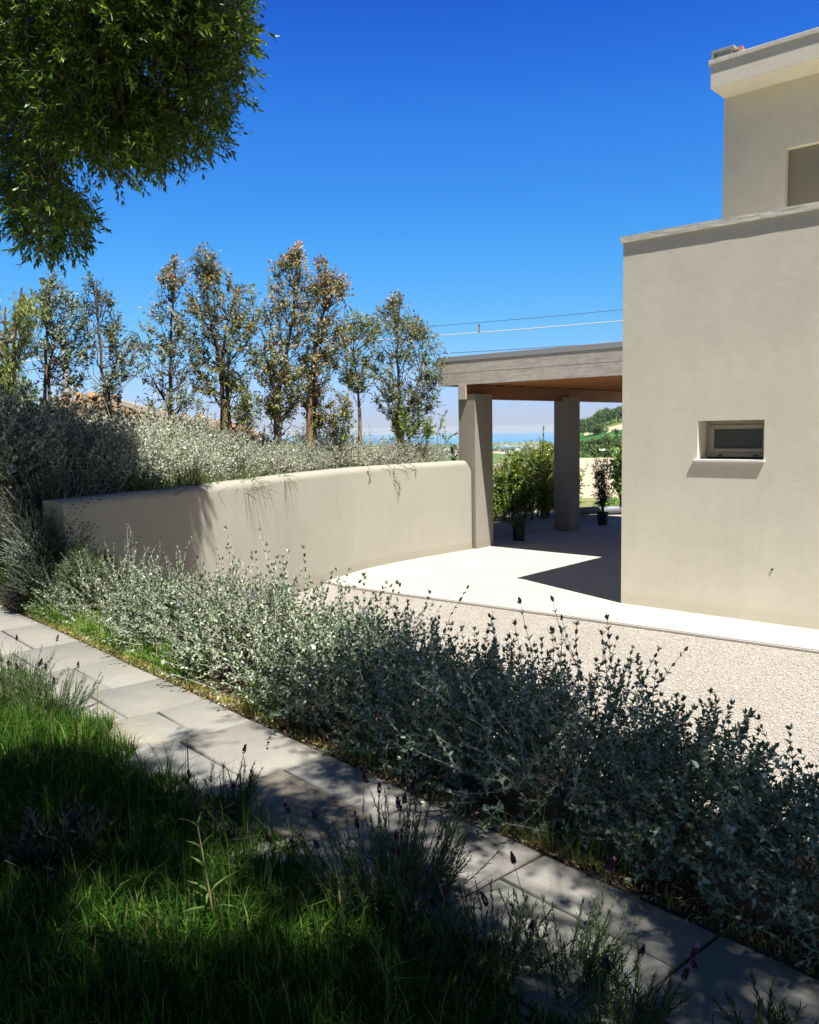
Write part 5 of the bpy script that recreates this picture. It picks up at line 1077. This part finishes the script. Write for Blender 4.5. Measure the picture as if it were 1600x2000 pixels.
# ---- far countryside
def far_tree(seed, R_, hgt):
    r = np.random.default_rng(seed); root = empty('hill_tree', (0, 0, 0)); n = 1500
    cen = r.normal(0, 1, (14, 3))*np.array([.42, .42, .3])*R_+np.array([0, 0, hgt*.6]); i = r.integers(0, 14, n); d = unit(r.normal(0, 1, (n, 3))); P = cen[i]+d*R_*r.uniform(.25, .48, (n, 1))
    s = R_*.17; Lv = (P, unit(r.normal(0, 1, (n, 3))), unit(d+r.normal(0, .3, (n, 3))), np.full(n, s), np.full(n, s)); foliage('crown', Lv, pal(n, [(.06,.12,.035), (.09,.16,.05), (.04,.08,.025), (.13,.19,.06)], None, .15, r), M_['felt'], root, False)
    c = np.array([[0, 0, -.5], [0, 0, hgt*.3], [.1, 0, hgt*.6]])[None]; stems('trunk', [(c, R_*.08, R_*.04, 6)], (.1,.08,.06), M_['twig'], root); return root
bpy.context.view_layer.update()
dg = bpy.context.evaluated_depsgraph_get(); hills = bpy.data.objects['hills']
def drop(px, dist):
    d = ray(px, 835); x, y = d[0]*dist, dist; ok, loc, no, ix = hills.ray_cast(Vector((x, y, 500)), Vector((0, 0, -1))); return np.array([x, y, loc[2] if ok else 0])
ft = [far_tree(1, 8, 10), far_tree(2, 7, 11)]
ridge = [(1128, 660, .8), (1137, 665, .95), (1146, 670, .9), (1155, 672, 1.0), (1163, 690, 1.1), (1172, 690, 1.2), (1181, 700, 1.3), (1189, 700, 1.2), (1197, 705, .9), (1207, 700, 1.1), (1216, 700, 1.3), (1160, 600, .95), (1167, 590, .8), (1205, 540, .6), (1140, 470, .75), (1152, 460, .7), (1168, 465, .8), (1186, 470, .9), (1199, 455, .75), (1129, 440, .8), (1146, 430, .6), (1178, 425, .55), (1208, 430, .7), (1126, 640, .8)]
for k, (px, dist, sc) in enumerate(ridge):
    p = drop(px, dist); sc *= .78 if dist > 580 else .5
    key = dist > 610; lst = sorted(q for q in ridge if (q[1] > 610) == key); lb = '%s round tree from the left %s' % (ORD[lst.index((px, dist, ridge[k][2]))], 'in the row on the hill crest' if key else 'scattered on the green slope below the crest')
    g = 'trees on the hill crest' if dist > 610 else 'trees scattered on the green slope'
    if k < 2: o = ft[k]; o.location = tuple(p); o.scale = (sc,)*3; o['label'] = lb; o['group'] = g; o['category'] = 'tree'
    else: o = copy_thing(ft[k % 2], 'hill_tree', p, random.uniform(0, 6), sc, lb, g); o['category'] = 'tree'
def hut(px, dist, w_, h_, label, group=None):
    p = drop(px, dist); root = empty('farm_hut', p, .3); tag(root, label, 'house', group)
    mb = MB(); mb.box(-w_/2, w_/2, -w_/3, w_/3, -1, h_); mb.build('wall', M_['farwall'], root)
    mb = MB(); e = w_/2+.2; f = w_/3+.2; mb.add([(-e,-f,h_),(e,-f,h_),(e,f,h_),(-e,f,h_),(-e,0,h_+w_*.22),(e,0,h_+w_*.22)], [(0,3,2,1),(0,1,5,4),(2,3,4,5),(1,2,5),(3,0,4)]); mb.build('roof', M_['farwall'], root)
    mb = MB(); mb.box(-w_*.1, w_*.1, -w_/3-.05, -w_/3-.002, -.9, h_*.6); mb.build('door', M_['darkwood'], root)
M_['farwall'] = mat('far_wall', (.75,.72,.66), .9, .1, stucco((.75,.72,.66), .03))
hut(1174.5, 395, 3.0, 2.2, 'tiny pale hut among shrubs below the green field')
for k, (px, dist) in enumerate([(1020, 4200), (1028, 4300), (1036, 4500), (1064, 4300), (988, 4600), (1072, 4100), (1010, 3900)]): hut(px, dist, 13, 8, '%s tiny pale building from the left on the low hills before the sea' % ORD[sorted([1020, 1028, 1036, 1064, 988, 1072, 1010]).index(px)], 'distant buildings near the coast')
def scrub():
    r = np.random.default_rng(6); n = 900; pts = []
    for k in range(n):
        dist = r.choice([r.uniform(365, 430), r.uniform(430, 520), r.uniform(655, 690), r.uniform(900, 5200), r.uniform(3000, 5600)], p=[.2, .3, .1, .2, .2]); px = r.uniform(1120, 1222) if dist < 700 else r.uniform(840, 1135)
        if dist < 3000 and dist > 700 and math.sin(dist*.011+px*.08) < .3: continue
        p = drop(px, dist); s = r.uniform(1.0, 2.6) if dist < 700 else r.uniform(5, 13); m = 26; d = unit(r.normal(0, 1, (m, 3))); d[:, 2] = np.abs(d[:, 2]); pts.append((p+d*s*.8*np.array([1.3, 1.3, .9]), d, np.full(m, s*.8)))
    P = np.concatenate([q[0] for q in pts]); d = np.concatenate([q[1] for q in pts]); s = np.concatenate([q[2] for q in pts]); n = len(P)
    Lv = (P, unit(r.normal(0, 1, (n, 3))), d, s, s); o = foliage('scrub', Lv, pal(n, [(.09,.16,.04), (.14,.22,.06), (.24,.27,.10), (.06,.10,.035)], None, .15, r), M_['felt'], None, False); tag(o, 'scrub and bushes covering the far slopes', 'scrub', kind='stuff')
scrub()

# ---- air
mb = MB(); mb.box(-27000, 27000, -3000, 19500, -112.5, 24)
def haze():
    m = bpy.data.materials.new('haze'); m.use_nodes = True; t = m.node_tree; t.nodes.clear(); v = t.nodes.new('ShaderNodeVolumePrincipled'); o = t.nodes.new('ShaderNodeOutputMaterial')
    v.inputs['Color'].default_value = (.86, .95, 1, 1); v.inputs['Density'].default_value = 6e-5; v.inputs['Anisotropy'].default_value = .0; t.links.new(v.outputs[0], o.inputs['Volume']); return m
tag(mb.build('haze', haze()), kind='stuff')
